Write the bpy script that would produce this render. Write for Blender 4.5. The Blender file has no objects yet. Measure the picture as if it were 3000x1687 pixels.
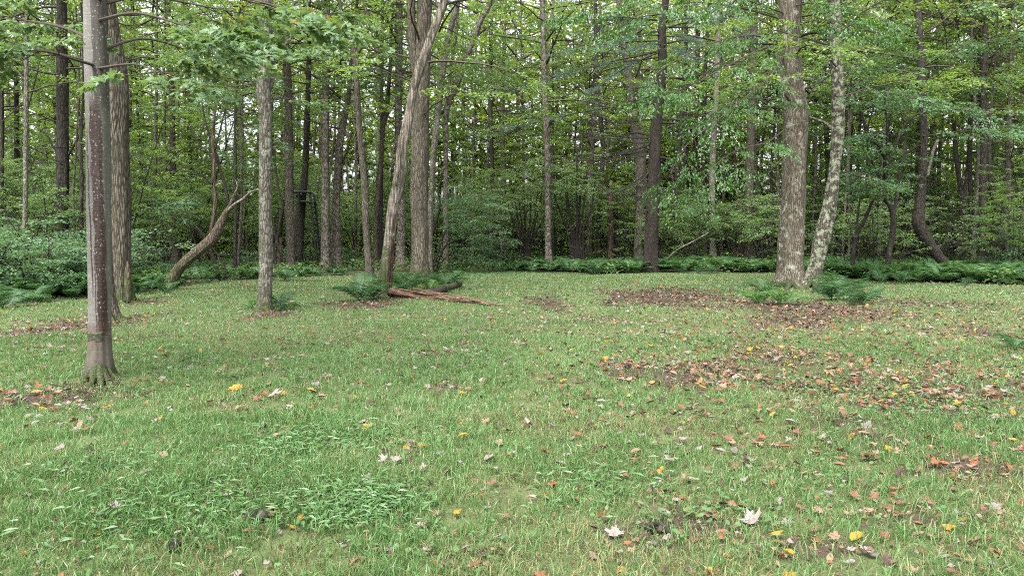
import bpy, math, random
import numpy as np
from mathutils import Vector, Matrix

rng = np.random.default_rng(11)
random.seed(11)
scn = bpy.context.scene
COL = scn.collection
R = math.radians

# ------------------------------------------------------------------ camera
F, CX, CY, HZ, CAMH = 2167.0, 1500.0, 843.5, 700.0, 1.6      # photograph in its own 3000 x 1687 pixels
PITCH = math.atan((CY - HZ) / F)
cam = bpy.data.cameras.new('camera'); cam.sensor_width = 36.0; cam.lens = 36.0 * F / 3000.0
cam.clip_start = 0.05; cam.clip_end = 1000
camo = bpy.data.objects.new('camera', cam); COL.objects.link(camo)
camo.location = (0, 0, CAMH); camo.rotation_euler = (R(90) - PITCH, 0, 0)
scn.camera = camo

# ------------------------------------------------------------------ sky, sun, exposure
SUN_EL, SUN_AZ = R(58), R(200)
w = bpy.data.worlds.new('World'); scn.world = w; w.use_nodes = True
nt = w.node_tree; nt.nodes.clear()
sky = nt.nodes.new('ShaderNodeTexSky'); sky.sky_type = 'NISHITA'; sky.sun_disc = False
sky.sun_elevation = SUN_EL; sky.sun_rotation = SUN_AZ; sky.air_density = 1.0; sky.dust_density = 6.0; sky.ozone_density = 1.0
hs = nt.nodes.new('ShaderNodeHueSaturation'); hs.inputs['Saturation'].default_value = 0.25
bg = nt.nodes.new('ShaderNodeBackground'); bg.inputs[1].default_value = 0.15
wo = nt.nodes.new('ShaderNodeOutputWorld')
nt.links.new(sky.outputs[0], hs.inputs['Color']); nt.links.new(hs.outputs[0], bg.inputs[0]); nt.links.new(bg.outputs[0], wo.inputs[0])
sun = bpy.data.lights.new('sun', 'SUN'); sun.energy = 1.5; sun.angle = R(25); sun.color = (1.0, 0.97, 0.92)
suno = bpy.data.objects.new('sun', sun); COL.objects.link(suno)
# light comes from behind the camera's left shoulder, high up, through overcast
suno.rotation_euler = (R(90) - SUN_EL, 0, R(-25)); suno.location = (0, -5, 30)
scn.view_settings.view_transform = 'Standard'; scn.view_settings.look = 'None'
scn.view_settings.exposure = 2.2; scn.view_settings.gamma = 1.0
scn.render.engine = 'CYCLES'
cy = scn.cycles
cy.max_bounces = 9; cy.diffuse_bounces = 6; cy.glossy_bounces = 2; cy.transmission_bounces = 6; cy.transparent_max_bounces = 4
cy.sample_clamp_indirect = 6.0; cy.use_denoising = False; cy.filter_width = 1.1
cy.caustics_reflective = False; cy.caustics_refractive = False

# ------------------------------------------------------------------ pixel -> place
def ray(u, v):
    c = np.array([(u - CX) / F, -(v - CY) / F, -1.0])
    a = math.pi / 2 - PITCH; ca, sa = math.cos(a), math.sin(a)
    return np.array([c[0], ca * c[1] - sa * c[2], sa * c[1] + ca * c[2]])
def gpt(u, v):
    "ground point under a pixel"
    r = ray(u, v); t = -CAMH / r[2]
    return np.array([r[0] * t, r[1] * t, 0.0])
def dpt(u, v, d):
    "the point on a pixel's ray at ground distance d"
    r = ray(u, v); t = d / r[1]
    return np.array([r[0] * t, d, CAMH + r[2] * t])
def mpp(d): return d / F
def gz(x, y):
    x = np.asarray(x, float); y = np.asarray(y, float)
    return (0.035 * np.sin(0.31 * x + 0.7) * np.sin(0.27 * y + 0.4) + 0.02 * np.sin(0.9 * x - 0.5 * y) + 0.012 * np.sin(1.9 * x + 1.3 * y)
            + 0.010 * np.sin(2.6 * y - 1.1 * x))

# ------------------------------------------------------------------ noise
_tab = rng.random((256, 256))
def vnoise(x, y, s=1.0, o=0):
    x = np.asarray(x, float) * s + 37.3 + o * 17.1; y = np.asarray(y, float) * s + 91.7 + o * 7.7
    xi = np.floor(x).astype(int); yi = np.floor(y).astype(int); fx = x - xi; fy = y - yi
    fx = fx * fx * (3 - 2 * fx); fy = fy * fy * (3 - 2 * fy)
    a = _tab[xi % 256, yi % 256]; b = _tab[(xi + 1) % 256, yi % 256]; c = _tab[xi % 256, (yi + 1) % 256]; d = _tab[(xi + 1) % 256, (yi + 1) % 256]
    return (a * (1 - fx) + b * fx) * (1 - fy) + (c * (1 - fx) + d * fx) * fy
def fbm(x, y, s=1.0, o=0): return 0.5 * vnoise(x, y, s, o) + 0.3 * vnoise(x, y, s * 2.1, o + 1) + 0.2 * vnoise(x, y, s * 4.3, o + 2)
def sstep(a, b, x): t = np.clip((x - a) / (b - a), 0, 1); return t * t * (3 - 2 * t)

# ------------------------------------------------------------------ mesh building
def mesh_np(name, V, tris=None, quads=None, mats=(), mi=None, lv=None, smooth=False):
    V = np.asarray(V, np.float32)
    tris = np.zeros((0, 3), np.int32) if tris is None else np.asarray(tris, np.int32).reshape(-1, 3)
    quads = np.zeros((0, 4), np.int32) if quads is None else np.asarray(quads, np.int32).reshape(-1, 4)
    m = bpy.data.meshes.new(name)
    m.vertices.add(len(V)); m.vertices.foreach_set('co', V.ravel())
    nl = tris.size + quads.size; m.loops.add(nl)
    m.loops.foreach_set('vertex_index', np.concatenate([quads.ravel(), tris.ravel()]).astype(np.int32))
    nq, ntri = len(quads), len(tris)
    m.polygons.add(nq + ntri)
    m.polygons.foreach_set('loop_start', np.concatenate([np.arange(nq) * 4, nq * 4 + np.arange(ntri) * 3]).astype(np.int32))
    for mt in mats: m.materials.append(mt)
    if mi is not None: m.polygons.foreach_set('material_index', np.asarray(mi, np.int32))
    m.polygons.foreach_set('use_smooth', np.full(nq + ntri, smooth))
    if lv is not None:
        for k, arr in (lv.items() if isinstance(lv, dict) else (('lv', lv),)):
            a = m.attributes.new(k, 'FLOAT', 'POINT'); a.data.foreach_set('value', np.asarray(arr, np.float32))
    m.update(calc_edges=True); m.validate()
    return m
class MB:
    "collects pieces into one mesh"
    def __init__(s): s.V = []; s.T = []; s.Q = []; s.TM = []; s.QM = []; s.L = []; s.n = 0
    def add(s, V, tris=None, quads=None, mat=0, lv=0.5):
        V = np.asarray(V, float).reshape(-1, 3)
        s.V.append(V)
        s.L.append(np.broadcast_to(np.asarray(lv, float), (len(V),)))
        if tris is not None and len(tris): t = np.asarray(tris).reshape(-1, 3); s.T.append(t + s.n); s.TM.append(np.full(len(t), mat))
        if quads is not None and len(quads): q = np.asarray(quads).reshape(-1, 4); s.Q.append(q + s.n); s.QM.append(np.full(len(q), mat))
        s.n += len(V)
    def mesh(s, name, mats, smooth=False):
        V = np.concatenate(s.V); T = np.concatenate(s.T) if s.T else None; Q = np.concatenate(s.Q) if s.Q else None
        mi = np.concatenate((s.QM or []) + (s.TM or []))
        return mesh_np(name, V, T, Q, mats, mi, np.concatenate(s.L), smooth)

def norm(a): a = np.asarray(a, float); return a / (np.linalg.norm(a, axis=-1, keepdims=True) + 1e-12)
def catmull(P, n):
    P = np.asarray(P, float)
    if len(P) == 2: t = np.linspace(0, 1, n)[:, None]; return P[0] * (1 - t) + P[1] * t
    seg = np.linalg.norm(np.diff(P[:, :3], axis=0), axis=1) ** 0.5 + 1e-6; k = np.concatenate([[0], np.cumsum(seg)])
    # finite-difference Hermite on chord-ish parameter
    m = np.gradient(P, k, axis=0)
    t = np.linspace(0, k[-1], n); i = np.clip(np.searchsorted(k, t, 'right') - 1, 0, len(P) - 2)
    h = (k[i + 1] - k[i]); s = ((t - k[i]) / h)[:, None]; h = h[:, None]
    return ((2 * s**3 - 3 * s**2 + 1) * P[i] + (s**3 - 2 * s**2 + s) * h * m[i] + (-2 * s**3 + 3 * s**2) * P[i + 1] + (s**3 - s**2) * h * m[i + 1])
def tube(P, rad, sides, shape=None, cap=True):
    P = np.asarray(P, float); n = len(P); rad = np.broadcast_to(np.asarray(rad, float), (n,))
    T = norm(np.gradient(P, axis=0))
    up = np.array([1.0, 0, 0]) if abs(T[0][0]) < 0.8 else np.array([0, 1.0, 0])
    X = norm(up - T[0] * np.dot(up, T[0])); Xs = [X]
    for i in range(1, n):
        X = Xs[-1] - T[i] * np.dot(Xs[-1], T[i]); Xs.append(norm(X))
    Xs = np.array(Xs); Ys = np.cross(T, Xs)
    th = np.arange(sides) / sides * 2 * math.pi
    rr = rad[:, None] * np.ones((n, sides))
    if shape is not None: rr = rr * shape(th[None, :], np.concatenate([[0], np.cumsum(np.linalg.norm(np.diff(P, axis=0), axis=1))])[:, None])
    V = P[:, None, :] + rr[..., None] * (np.cos(th)[None, :, None] * Xs[:, None, :] + np.sin(th)[None, :, None] * Ys[:, None, :])
    V = V.reshape(-1, 3)
    i = np.arange(n - 1)[:, None] * sides; j = np.arange(sides)[None, :]; j2 = (j + 1) % sides
    Q = np.stack([i + j, i + j2, i + sides + j2, i + sides + j], -1).reshape(-1, 4)
    Tt = None
    if cap:
        V = np.vstack([V, P[-1], P[0]]); e = (n - 1) * sides; jj = np.arange(sides)
        Tt = np.vstack([np.stack([e + jj, e + (jj + 1) % sides, np.full(sides, n * sides)], -1), np.stack([(jj + 1) % sides, jj, np.full(sides, n * sides + 1)], -1)])
    return V, Q, Tt
def stamp(tv, tt, P, X, Y, Z, sc):
    "template in local (x across, y along, z up) onto many frames"
    n, k = len(P), len(tv); sc = np.broadcast_to(np.asarray(sc, float), (n,))[:, None, None]
    V = P[:, None, :] + sc * (tv[None, :, 0, None] * X[:, None, :] + tv[None, :, 1, None] * Y[:, None, :] + tv[None, :, 2, None] * Z[:, None, :])
    T = (tt[None] + (np.arange(n) * k)[:, None, None]).reshape(-1, 3)
    return V.reshape(-1, 3), T
def frames(D, N):
    Y = norm(D); X = norm(np.cross(Y, N)); Z = np.cross(X, Y); return X, Y, Z

# leaf templates (length 1 along y)
OVAL = (np.array([[0, 0, 0], [-.30, .42, .07], [0, 1, -.06], [.30, .42, .07]]), np.array([[0, 2, 1], [0, 3, 2]]))
OVAL6 = (np.array([[0, 0, 0], [-.27, .3, .06], [-.25, .65, .03], [0, 1, -.1], [.25, .65, .03], [.27, .3, .06]]), np.array([[0, 2, 1], [0, 3, 2], [0, 4, 3], [0, 5, 4]]))
_mp = [(0, 0), (-.30, .02), (-.22, .16), (-.58, .30), (-.50, .42), (-.62, .58), (-.30, .52), (-.20, .62), (-.24, .80), (-.10, .80), (0, 1.05),
       (.10, .80), (.24, .80), (.20, .62), (.30, .52), (.62, .58), (.50, .42), (.58, .30), (.22, .16), (.30, .02)]
def maple(c, seed):
    r = np.random.default_rng(seed)
    v = np.array([(x, y, c * (abs(x) ** 1.5) * 1.2 + c * 0.8 * (y - .4) ** 2 + r.normal(0, .03)) for x, y in _mp] + [(0, .42, -c * .1)])
    n = len(_mp); return v, np.array([[n, (i + 1) % n, i] for i in range(n)])
MAPLE = maple(-0.25, 1)

# ------------------------------------------------------------------ objects
def obj(name, mesh, parent=None, loc=(0, 0, 0), rot=(0, 0, 0), scale=(1, 1, 1)):
    o = bpy.data.objects.new(name, mesh); COL.objects.link(o); o.location = loc; o.rotation_euler = rot; o.scale = scale
    if parent is not None: o.parent = parent
    return o
def tag(o, label, cat, group=None, kind=None):
    o['label'] = label; o['category'] = cat
    if group: o['group'] = group
    if kind: o['kind'] = kind
    return o
def thing(name, label, cat, loc, group=None, rz=0.0, s=1.0):
    o = bpy.data.objects.new(name, None); COL.objects.link(o); o.location = loc; o.rotation_euler = (0, 0, rz); o.scale = (s, s, s)
    o.empty_display_size = 0.1
    return tag(o, label, cat, group)

# ------------------------------------------------------------------ materials
class NB:
    def __init__(s, name):
        s.m = bpy.data.materials.new(name); s.m.use_nodes = True; s.t = s.m.node_tree; s.t.nodes.clear(); s.out = s.n('ShaderNodeOutputMaterial')
    def n(s, typ, **k):
        nd = s.t.nodes.new(typ)
        for a, b in k.items(): setattr(nd, a, b)
        return nd
    def put(s, sock, v):
        if isinstance(v, bpy.types.NodeSocket): s.t.links.new(v, sock)
        elif isinstance(v, (tuple, list)) and len(v) == 3 and sock.type == 'RGBA': sock.default_value = (*v, 1)
        else: sock.default_value = v
    def math(s, op, a, b=0.0, c=None):
        nd = s.n('ShaderNodeMath', operation=op); s.put(nd.inputs[0], a); s.put(nd.inputs[1], b)
        if c is not None: s.put(nd.inputs[2], c)
        return nd.outputs[0]
    def mix(s, f, a, b, mode='MIX'):
        nd = s.n('ShaderNodeMix', data_type='RGBA', blend_type=mode); s.put(nd.inputs[0], f); s.put(nd.inputs[6], a); s.put(nd.inputs[7], b); return nd.outputs[2]
    def noise(s, vec, scale, detail=3, rough=0.55, dist=0.0):
        nd = s.n('ShaderNodeTexNoise'); s.put(nd.inputs['Vector'], vec); nd.inputs['Scale'].default_value = scale; nd.inputs['Detail'].default_value = detail
        nd.inputs['Roughness'].default_value = rough; nd.inputs['Distortion'].default_value = dist; return nd.outputs[0]
    def voro(s, vec, scale, feat='F1'):
        nd = s.n('ShaderNodeTexVoronoi', feature=feat); s.put(nd.inputs['Vector'], vec); nd.inputs['Scale'].default_value = scale; return nd.outputs[0]
    def mapv(s, vec, scale=(1, 1, 1), loc=(0, 0, 0)):
        nd = s.n('ShaderNodeMapping'); s.put(nd.inputs[0], vec); nd.inputs['Scale'].default_value = scale; nd.inputs['Location'].default_value = loc; return nd.outputs[0]
    def ramp(s, f, lo, hi):
        nd = s.n('ShaderNodeMapRange', interpolation_type='SMOOTHSTEP'); s.put(nd.inputs[0], f); nd.inputs[1].default_value = lo; nd.inputs[2].default_value = hi; return nd.outputs[0]
    def attr(s, name): return s.n('ShaderNodeAttribute', attribute_name=name).outputs['Fac']
    def oc(s): return s.n('ShaderNodeTexCoord').outputs['Object']
    def xyz(s, v): nd = s.n('ShaderNodeSeparateXYZ'); s.put(nd.inputs[0], v); return nd.outputs
    def bump(s, h, strength, dist):
        nd = s.n('ShaderNodeBump'); s.put(nd.inputs['Height'], h); nd.inputs['Strength'].default_value = strength; nd.inputs['Distance'].default_value = dist; return nd.outputs[0]
    def bsdf(s, col, rough=0.9, normal=None, spec=0.3, transl=0.0, tcol=None):
        p = s.n('ShaderNodeBsdfPrincipled'); s.put(p.inputs['Base Color'], col); s.put(p.inputs['Roughness'], rough); p.inputs['Specular IOR Level'].default_value = spec
        if normal is not None: s.put(p.inputs['Normal'], normal)
        o = p.outputs[0]
        if transl > 0:
            t = s.n('ShaderNodeBsdfTranslucent'); s.put(t.inputs[0], tcol if tcol is not None else col)
            mx = s.n('ShaderNodeMixShader'); mx.inputs[0].default_value = transl; s.t.links.new(o, mx.inputs[1]); s.t.links.new(t.outputs[0], mx.inputs[2]); o = mx.outputs[0]
        s.t.links.new(o, s.out.inputs[0]); return s.m

def leaf_mat(name, dark, light, rough=0.42, transl=0.4, warm=None, spec=0.5):
    b = NB(name)
    oi = b.n('ShaderNodeObjectInfo')
    f = b.math('ADD', b.math('MULTIPLY', b.attr('lv'), 0.75), b.math('MULTIPLY', oi.outputs['Random'], 0.25))
    col = b.mix(f, dark, light)
    if warm is not None: col = b.mix(b.ramp(b.attr('lv'), 0.93, 0.99), col, warm)
    tc = b.mix(0.5, col, (light[0] * 1.5, light[1] * 1.35, light[2] * 0.5))
    return b.bsdf(col, rough, None, spec, transl, tc)

def bark_mat(name, ridge, furrow, scale=7.0, stretch=0.18, strength=0.8, lichen=None, lich_amt=0.0, moss=0.0, moss_h=0.8, patch=None, patch_amt=0.4, lich_scale=5.0):
    k_ = 0.47; ridge = (ridge[0] * .97, ridge[1], ridge[2] * .98); ridge = tuple(c * k_ for c in ridge); furrow = tuple(c * k_ for c in furrow); patch = tuple(c * k_ for c in patch) if patch else None; lichen = tuple(c * k_ for c in lichen) if lichen else None
    b = NB(name); o = b.oc()
    st = b.mapv(o, (scale, scale, scale * stretch))
    n1 = b.noise(st, 1.6, 5, 0.62, 0.6)
    v1 = b.voro(b.mapv(o, (scale * 1.7, scale * 1.7, scale * stretch * 1.5)), 1.0, 'DISTANCE_TO_EDGE')
    h = b.math('ADD', b.math('MULTIPLY', b.ramp(v1, 0.0, 0.28), 0.55), b.math('MULTIPLY', n1, 0.6))
    col = b.mix(b.ramp(h, 0.22, 0.75), furrow, ridge)
    big = b.noise(o, 2.3, 4, 0.6)
    blot = b.noise(b.mapv(o, (3.2, 3.2, 1.1), (5, 2, 9)), 1.3, 5, 0.65)
    col = b.mix(b.math('MULTIPLY', b.ramp(blot, 0.48, 0.66), 0.55), col, b.mix(0.55, furrow, (0.05, 0.055, 0.032)))
    if patch is not None: col = b.mix(b.math('MULTIPLY', b.ramp(big, 0.45, 0.68), patch_amt), col, patch)
    fine = b.noise(o, 45, 3, 0.6)
    col = b.mix(0.16, col, b.mix(fine, (0.02, 0.02, 0.02), (0.95, 0.93, 0.9)), 'OVERLAY')
    if lichen is not None:
        ln = b.noise(o, lich_scale, 6, 0.68, 0.4)
        col = b.mix(b.math('MULTIPLY', b.ramp(ln, 0.60 - 0.16 * lich_amt, 0.66 - 0.14 * lich_amt), 0.85), col, lichen)
    if moss > 0:
        z = b.xyz(o)[2]
        mk = b.math('SUBTRACT', b.math('ADD', b.noise(o, 6, 4, 0.65), b.math('MULTIPLY', b.ramp(z, moss_h, 0.0), 0.25 * moss + 0.12)), 0.12 - 0.1 * moss)
        col = b.mix(b.math('MULTIPLY', b.ramp(mk, 0.50, 0.66), 0.8), col, (0.030, 0.045, 0.011))
    bp = b.bump(b.math('ADD', h, b.math('MULTIPLY', fine, 0.25)), strength, 0.03)
    return b.bsdf(col, 0.92, bp, 0.2)

M = {}
M['leaf_maple'] = leaf_mat('leaf_maple', (0.062, 0.128, 0.05), (0.135, 0.215, 0.095), 0.36, 0.40, (0.30, 0.20, 0.03))
M['leaf_beech'] = leaf_mat('leaf_beech', (0.022, 0.075, 0.015), (0.055, 0.13, 0.022), 0.42, 0.45)
M['leaf_canopy'] = leaf_mat('leaf_canopy', (0.068, 0.136, 0.036), (0.160, 0.250, 0.072), 0.42, 0.52)
M['leaf_under'] = leaf_mat('leaf_under', (0.064, 0.130, 0.052), (0.155, 0.240, 0.100), 0.38, 0.50, (0.20, 0.17, 0.03))
M['leaf_shrub'] = leaf_mat('leaf_shrub', (0.040, 0.098, 0.046), (0.105, 0.185, 0.092), 0.45, 0.38, None, .3)
M['leaf_dark'] = leaf_mat('leaf_dark', (0.046, 0.108, 0.036), (0.115, 0.192, 0.068), 0.42, 0.48)
M['leaf_lime'] = leaf_mat('leaf_lime', (0.092, 0.158, 0.034), (0.205, 0.285, 0.070), 0.45, 0.54)
M['leaf_far'] = leaf_mat('leaf_far', (0.11, 0.19, 0.035), (0.24, 0.32, 0.07), 0.5, 0.55)
M['needle'] = leaf_mat('needle', (0.04, 0.085, 0.055), (0.085, 0.15, 0.10), 0.45, 0.2)
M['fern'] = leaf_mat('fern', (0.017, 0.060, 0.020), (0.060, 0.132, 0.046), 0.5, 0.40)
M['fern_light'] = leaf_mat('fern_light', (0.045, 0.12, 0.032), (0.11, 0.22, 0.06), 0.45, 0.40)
M['weed'] = leaf_mat('weed', (0.040, 0.098, 0.028), (0.085, 0.170, 0.056), 0.45, 0.35)
M['twig'] = NB('twig').bsdf((0.045, 0.035, 0.028), 0.9)
M['deadtwig'] = NB('deadtwig').bsdf((0.016, 0.013, 0.011), 0.9)
def grass_mat():
    b = NB('grass'); lv = b.attr('lv'); dr = b.attr('dry')
    g = b.mix(lv, (0.046, 0.112, 0.028), (0.124, 0.216, 0.078)); s = b.mix(lv, (0.13, 0.105, 0.055), (0.26, 0.215, 0.115))
    c = b.mix(dr, g, s); return b.bsdf(c, 0.42, None, 0.45, 0.35, b.mix(0.4, c, (0.2, 0.3, 0.06)))
M['grass'] = grass_mat()
def ground_mat():
    b = NB('ground'); g = b.n('ShaderNodeNewGeometry').outputs['Position']; wear = b.attr('wear'); fo = b.attr('forest')
    n1 = b.noise(g, 9, 6, 0.65); n2 = b.noise(g, 55, 4, 0.6); n3 = b.noise(g, 1.3, 4)
    soil = b.mix(n1, (0.018, 0.013, 0.010), (0.065, 0.046, 0.034))
    thatch = b.mix(n2, (0.032, 0.050, 0.017), (0.090, 0.105, 0.044))
    c = b.mix(b.ramp(b.math('ADD', wear, b.math('MULTIPLY', b.math('SUBTRACT', n1, 0.5), 0.7)), 0.2, 0.65), thatch, soil)
    lit = b.mix(b.ramp(b.voro(g, 16), 0.15, 0.5), (0.11, 0.065, 0.042), (0.035, 0.026, 0.018))
    flo = b.mix(b.ramp(n3, 0.4, 0.6), lit, (0.035, 0.06, 0.022))
    c = b.mix(fo, c, flo)
    return b.bsdf(c, 0.95, b.bump(b.math('ADD', n1, b.math('MULTIPLY', n2, 0.5)), 0.8, 0.03), 0.15)
M['ground'] = ground_mat()
GREY, BROWN = (0.21, 0.19, 0.165), (0.17, 0.135, 0.11)
M['bark_oak'] = bark_mat('bark_oak', (0.255, 0.215, 0.175), (0.05, 0.04, 0.032), 13, 0.15, 1.0, None, 0, 0.5, 1.0, (0.13, 0.12, 0.075), 0.4)
M['bark_grey'] = bark_mat('bark_grey', (0.30, 0.275, 0.235), (0.09, 0.075, 0.06), 12, 0.3, 0.7, (0.36, 0.37, 0.31), 0.35, 0.5, 0.8, (0.11, 0.105, 0.06), 0.5)
M['bark_brown'] = bark_mat('bark_brown', (0.225, 0.188, 0.155), (0.05, 0.04, 0.033), 14, 0.15, 0.9, (0.27, 0.26, 0.22), 0.1, 0.3, 0.6, (0.12, 0.11, 0.075), 0.35)
M['bark_patchy'] = bark_mat('bark_patchy', (0.28, 0.245, 0.205), (0.05, 0.04, 0.032), 8, 0.3, 0.8, (0.30, 0.27, 0.24), 0.45, 0.3, 0.7, (0.06, 0.05, 0.035), 0.6)
M['bark_dark'] = bark_mat('bark_dark', (0.085, 0.07, 0.06), (0.022, 0.018, 0.015), 10, 0.25, 0.8, None, 0, 0.2, 0.5)
M['bark_pine'] = bark_mat('bark_pine', (0.066, 0.050, 0.043), (0.016, 0.012, 0.010), 18, 0.16, 1.0)
M['bark_stem'] = bark_mat('bark_stem', (0.05, 0.042, 0.034), (0.022, 0.018, 0.015), 10, 0.3, 0.5, (0.16, 0.16, 0.13), 0.1)
M['bark_lichen'] = bark_mat('bark_lichen', (0.135, 0.115, 0.095), (0.05, 0.04, 0.033), 6, 0.4, 0.6, (0.37, 0.41, 0.285), 0.72, 0.0, 0.5, None, 0, 6.5)
M['bark_lichen_oak'] = bark_mat('bark_lichen_oak', (0.32, 0.275, 0.225), (0.085, 0.066, 0.05), 12, 0.16, 0.9, (0.46, 0.49, 0.39), 0.30, 0.0, 0.5, (0.10, 0.085, 0.05), 0.6, 3.0)
M['bark_mossy'] = bark_mat('bark_mossy', (0.22, 0.17, 0.125), (0.05, 0.038, 0.028), 9, 0.25, 0.9, None, 0, 0.42, 1.6)
M['snag'] = bark_mat('snag', (0.20, 0.14, 0.115), (0.06, 0.035, 0.028), 8, 0.12, 1.0)
M['deadwood'] = bark_mat('deadwood', (0.46, 0.40, 0.34), (0.12, 0.10, 0.08), 7, 0.13, 0.9, None, 0, 0.75, 2.5, (0.58, 0.47, 0.42), 0.5)
M['rotwood'] = bark_mat('rotwood', (0.10, 0.05, 0.038), (0.025, 0.015, 0.012), 10, 0.12, 0.9)
def smooth_bark():
    b = NB('bark_smooth_stained'); o = b.oc(); x0, y0, z = b.xyz(o); x = b.math('ADD', b.math('MULTIPLY', x0, 0.873), b.math('MULTIPLY', y0, 0.488))
    base = b.mix(b.noise(o, 3, 5, 0.6), (0.088, 0.083, 0.075), (0.150, 0.142, 0.130))
    fine = b.noise(o, 38, 4, 0.6)
    base = b.mix(0.28, base, b.mix(fine, (0.05, 0.05, 0.05), (0.95, 0.95, 0.93)), 'OVERLAY')
    ring = b.noise(b.mapv(o, (2.5, 2.5, 26)), 1.5, 3, 0.6)                                     # horizontal lenticels
    base = b.mix(b.math('MULTIPLY', b.ramp(ring, 0.66, 0.74), 0.55), base, (0.05, 0.045, 0.04))
    base = b.mix(b.math('MULTIPLY', b.ramp(b.noise(o, 4.5, 5, 0.6), 0.6, 0.68), 0.5), base, (0.20, 0.22, 0.165))  # pale lichen
    # wet stain down the right-hand side
    wob = b.math('MULTIPLY', b.math('SUBTRACT', b.noise(b.mapv(o, (9, 9, 2.2)), 1.6, 5, 0.7), 0.5), 0.10)
    sx = b.math('ADD', b.math('SUBTRACT', x, b.math('MULTIPLY', z, -0.006)), wob)
    stain = b.math('MULTIPLY', b.ramp(sx, 0.012, 0.020), b.ramp(b.math('ADD', z, b.math('MULTIPLY', wob, 4)), 3.3, 3.0))
    strk = b.math('ADD', b.math('ADD', x, 0.028), b.math('MULTIPLY', b.math('SUBTRACT', b.noise(b.mapv(o, (4, 4, 1.6)), 1.5, 4), 0.5), 0.035))
    line = b.math('MULTIPLY', b.ramp(b.math('ABSOLUTE', strk), 0.010, 0.005), b.ramp(b.math('ADD', z, b.math('MULTIPLY', wob, 6)), 0.75, 1.2))
    line = b.math('MULTIPLY', line, b.ramp(z, 2.9, 2.7))
    up = b.math('MULTIPLY', b.ramp(sx, 0.065, 0.075), b.ramp(z, 2.9, 3.2))
    stain = b.math('MULTIPLY', stain, b.ramp(b.math('ADD', x, b.math('MULTIPLY', wob, .8)), 0.128, 0.104))
    stain = b.math('MULTIPLY', stain, b.math('ADD', b.math('MULTIPLY', b.ramp(b.noise(b.mapv(o, (22, 22, 3.5), (3, 1, 2)), 1.0, 4, 0.7), 0.30, 0.42), 0.6), 0.4))
    st2 = b.math('ADD', b.math('ADD', x, 0.002), b.math('MULTIPLY', b.math('SUBTRACT', b.noise(b.mapv(o, (5, 5, 2.0), (7, 3, 1)), 1.5, 4), 0.5), 0.04)); line2 = b.math('MULTIPLY', b.ramp(b.math('ABSOLUTE', st2), 0.008, 0.003), b.ramp(z, 1.5, 1.2)); line = b.math('MAXIMUM', line, line2)
    stain = b.math('MULTIPLY', b.math('MAXIMUM', stain, line), b.ramp(b.math('ADD', z, wob), 0.48, 0.52))
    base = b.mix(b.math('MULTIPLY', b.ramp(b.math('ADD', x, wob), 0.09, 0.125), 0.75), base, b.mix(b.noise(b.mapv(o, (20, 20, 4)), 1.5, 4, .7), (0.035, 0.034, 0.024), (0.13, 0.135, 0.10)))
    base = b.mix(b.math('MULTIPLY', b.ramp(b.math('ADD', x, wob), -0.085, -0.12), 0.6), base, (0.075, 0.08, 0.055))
    wet = b.mix(b.noise(o, 14, 4), (0.020, 0.011, 0.009), (0.038, 0.021, 0.016))
    c = b.mix(stain, base, wet)
    c = b.mix(b.math('MULTIPLY', up, 0.8), c, (0.035, 0.03, 0.025))
    dots = b.math('MULTIPLY', b.ramp(b.voro(b.mapv(o, (38, 38, 24)), 1.0), 0.34, 0.2), b.ramp(b.noise(o, 13, 3), 0.42, 0.56))
    c = b.mix(b.math('MULTIPLY', dots, 0.7), c, (0.22, 0.22, 0.19))
    # rusty ring, then a collar of dark moss, then rough brown foot
    zz = b.math('ADD', z, b.math('MULTIPLY', b.math('SUBTRACT', b.noise(o, 12, 4), 0.5), 0.16))
    rust = b.math('MULTIPLY', b.ramp(zz, 0.70, 0.60), b.ramp(zz, 0.50, 0.53)); c = b.mix(b.math('MULTIPLY', rust, 0.5), c, (0.060, 0.034, 0.027))
    foot = b.mix(b.noise(b.mapv(o, (12, 12, 5)), 2.0, 5, 0.65), (0.025, 0.02, 0.016), (0.125, 0.105, 0.085)); c = b.mix(b.ramp(zz, 0.53, 0.50), c, foot)
    ms = b.math('MULTIPLY', b.ramp(zz, 0.55, 0.52), b.ramp(zz, 0.44, 0.47)); ms = b.math('MULTIPLY', ms, b.ramp(b.math('ADD', x, b.math('MULTIPLY', wob, 2)), 0.09, 0.04))
    low = b.math('MULTIPLY', b.ramp(zz, 0.24, 0.08), 0.9); ms = b.math('MAXIMUM', ms, low)
    c = b.mix(b.math('MULTIPLY', ms, b.ramp(b.noise(o, 22, 3), 0.3, 0.5)), c, (0.022, 0.032, 0.010))
    h = b.math('ADD', b.math('MULTIPLY', fine, 0.4), b.math('ADD', b.math('MULTIPLY', ring, 0.4), b.math('MULTIPLY', ms, 1.0)))
    rg = b.math('SUBTRACT', 0.85, b.math('MULTIPLY', stain, 0.42))
    return b.bsdf(c, rg, b.bump(h, 0.6, 0.015), 0.35)
M['bark_smooth'] = smooth_bark()
M['bark_smooth_foot'] = bark_mat('bark_foot', (0.22, 0.18, 0.15), (0.05, 0.042, 0.034), 10, 0.6, 0.9, None, 0, 0.9, 0.5)
def splint():
    b = NB('splintered_wood'); o = b.oc()
    n = b.noise(b.mapv(o, (1.2, 22, 22)), 1.5, 5, 0.65, 0.3); n2 = b.noise(o, 3, 3)
    c = b.mix(b.ramp(n, 0.34, 0.62), (0.020, 0.011, 0.008), (0.150, 0.094, 0.064)); c = b.mix(b.ramp(n2, 0.5, 0.7), c, b.mix(n, (0.035, 0.016, 0.012), (0.13, 0.075, 0.06)))
    return b.bsdf(c, 0.9, b.bump(n, 0.9, 0.02), 0.2)
M['splint'] = splint()
M['metal'] = NB('painted_steel').bsdf((0.012, 0.013, 0.013), 0.5)
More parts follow.
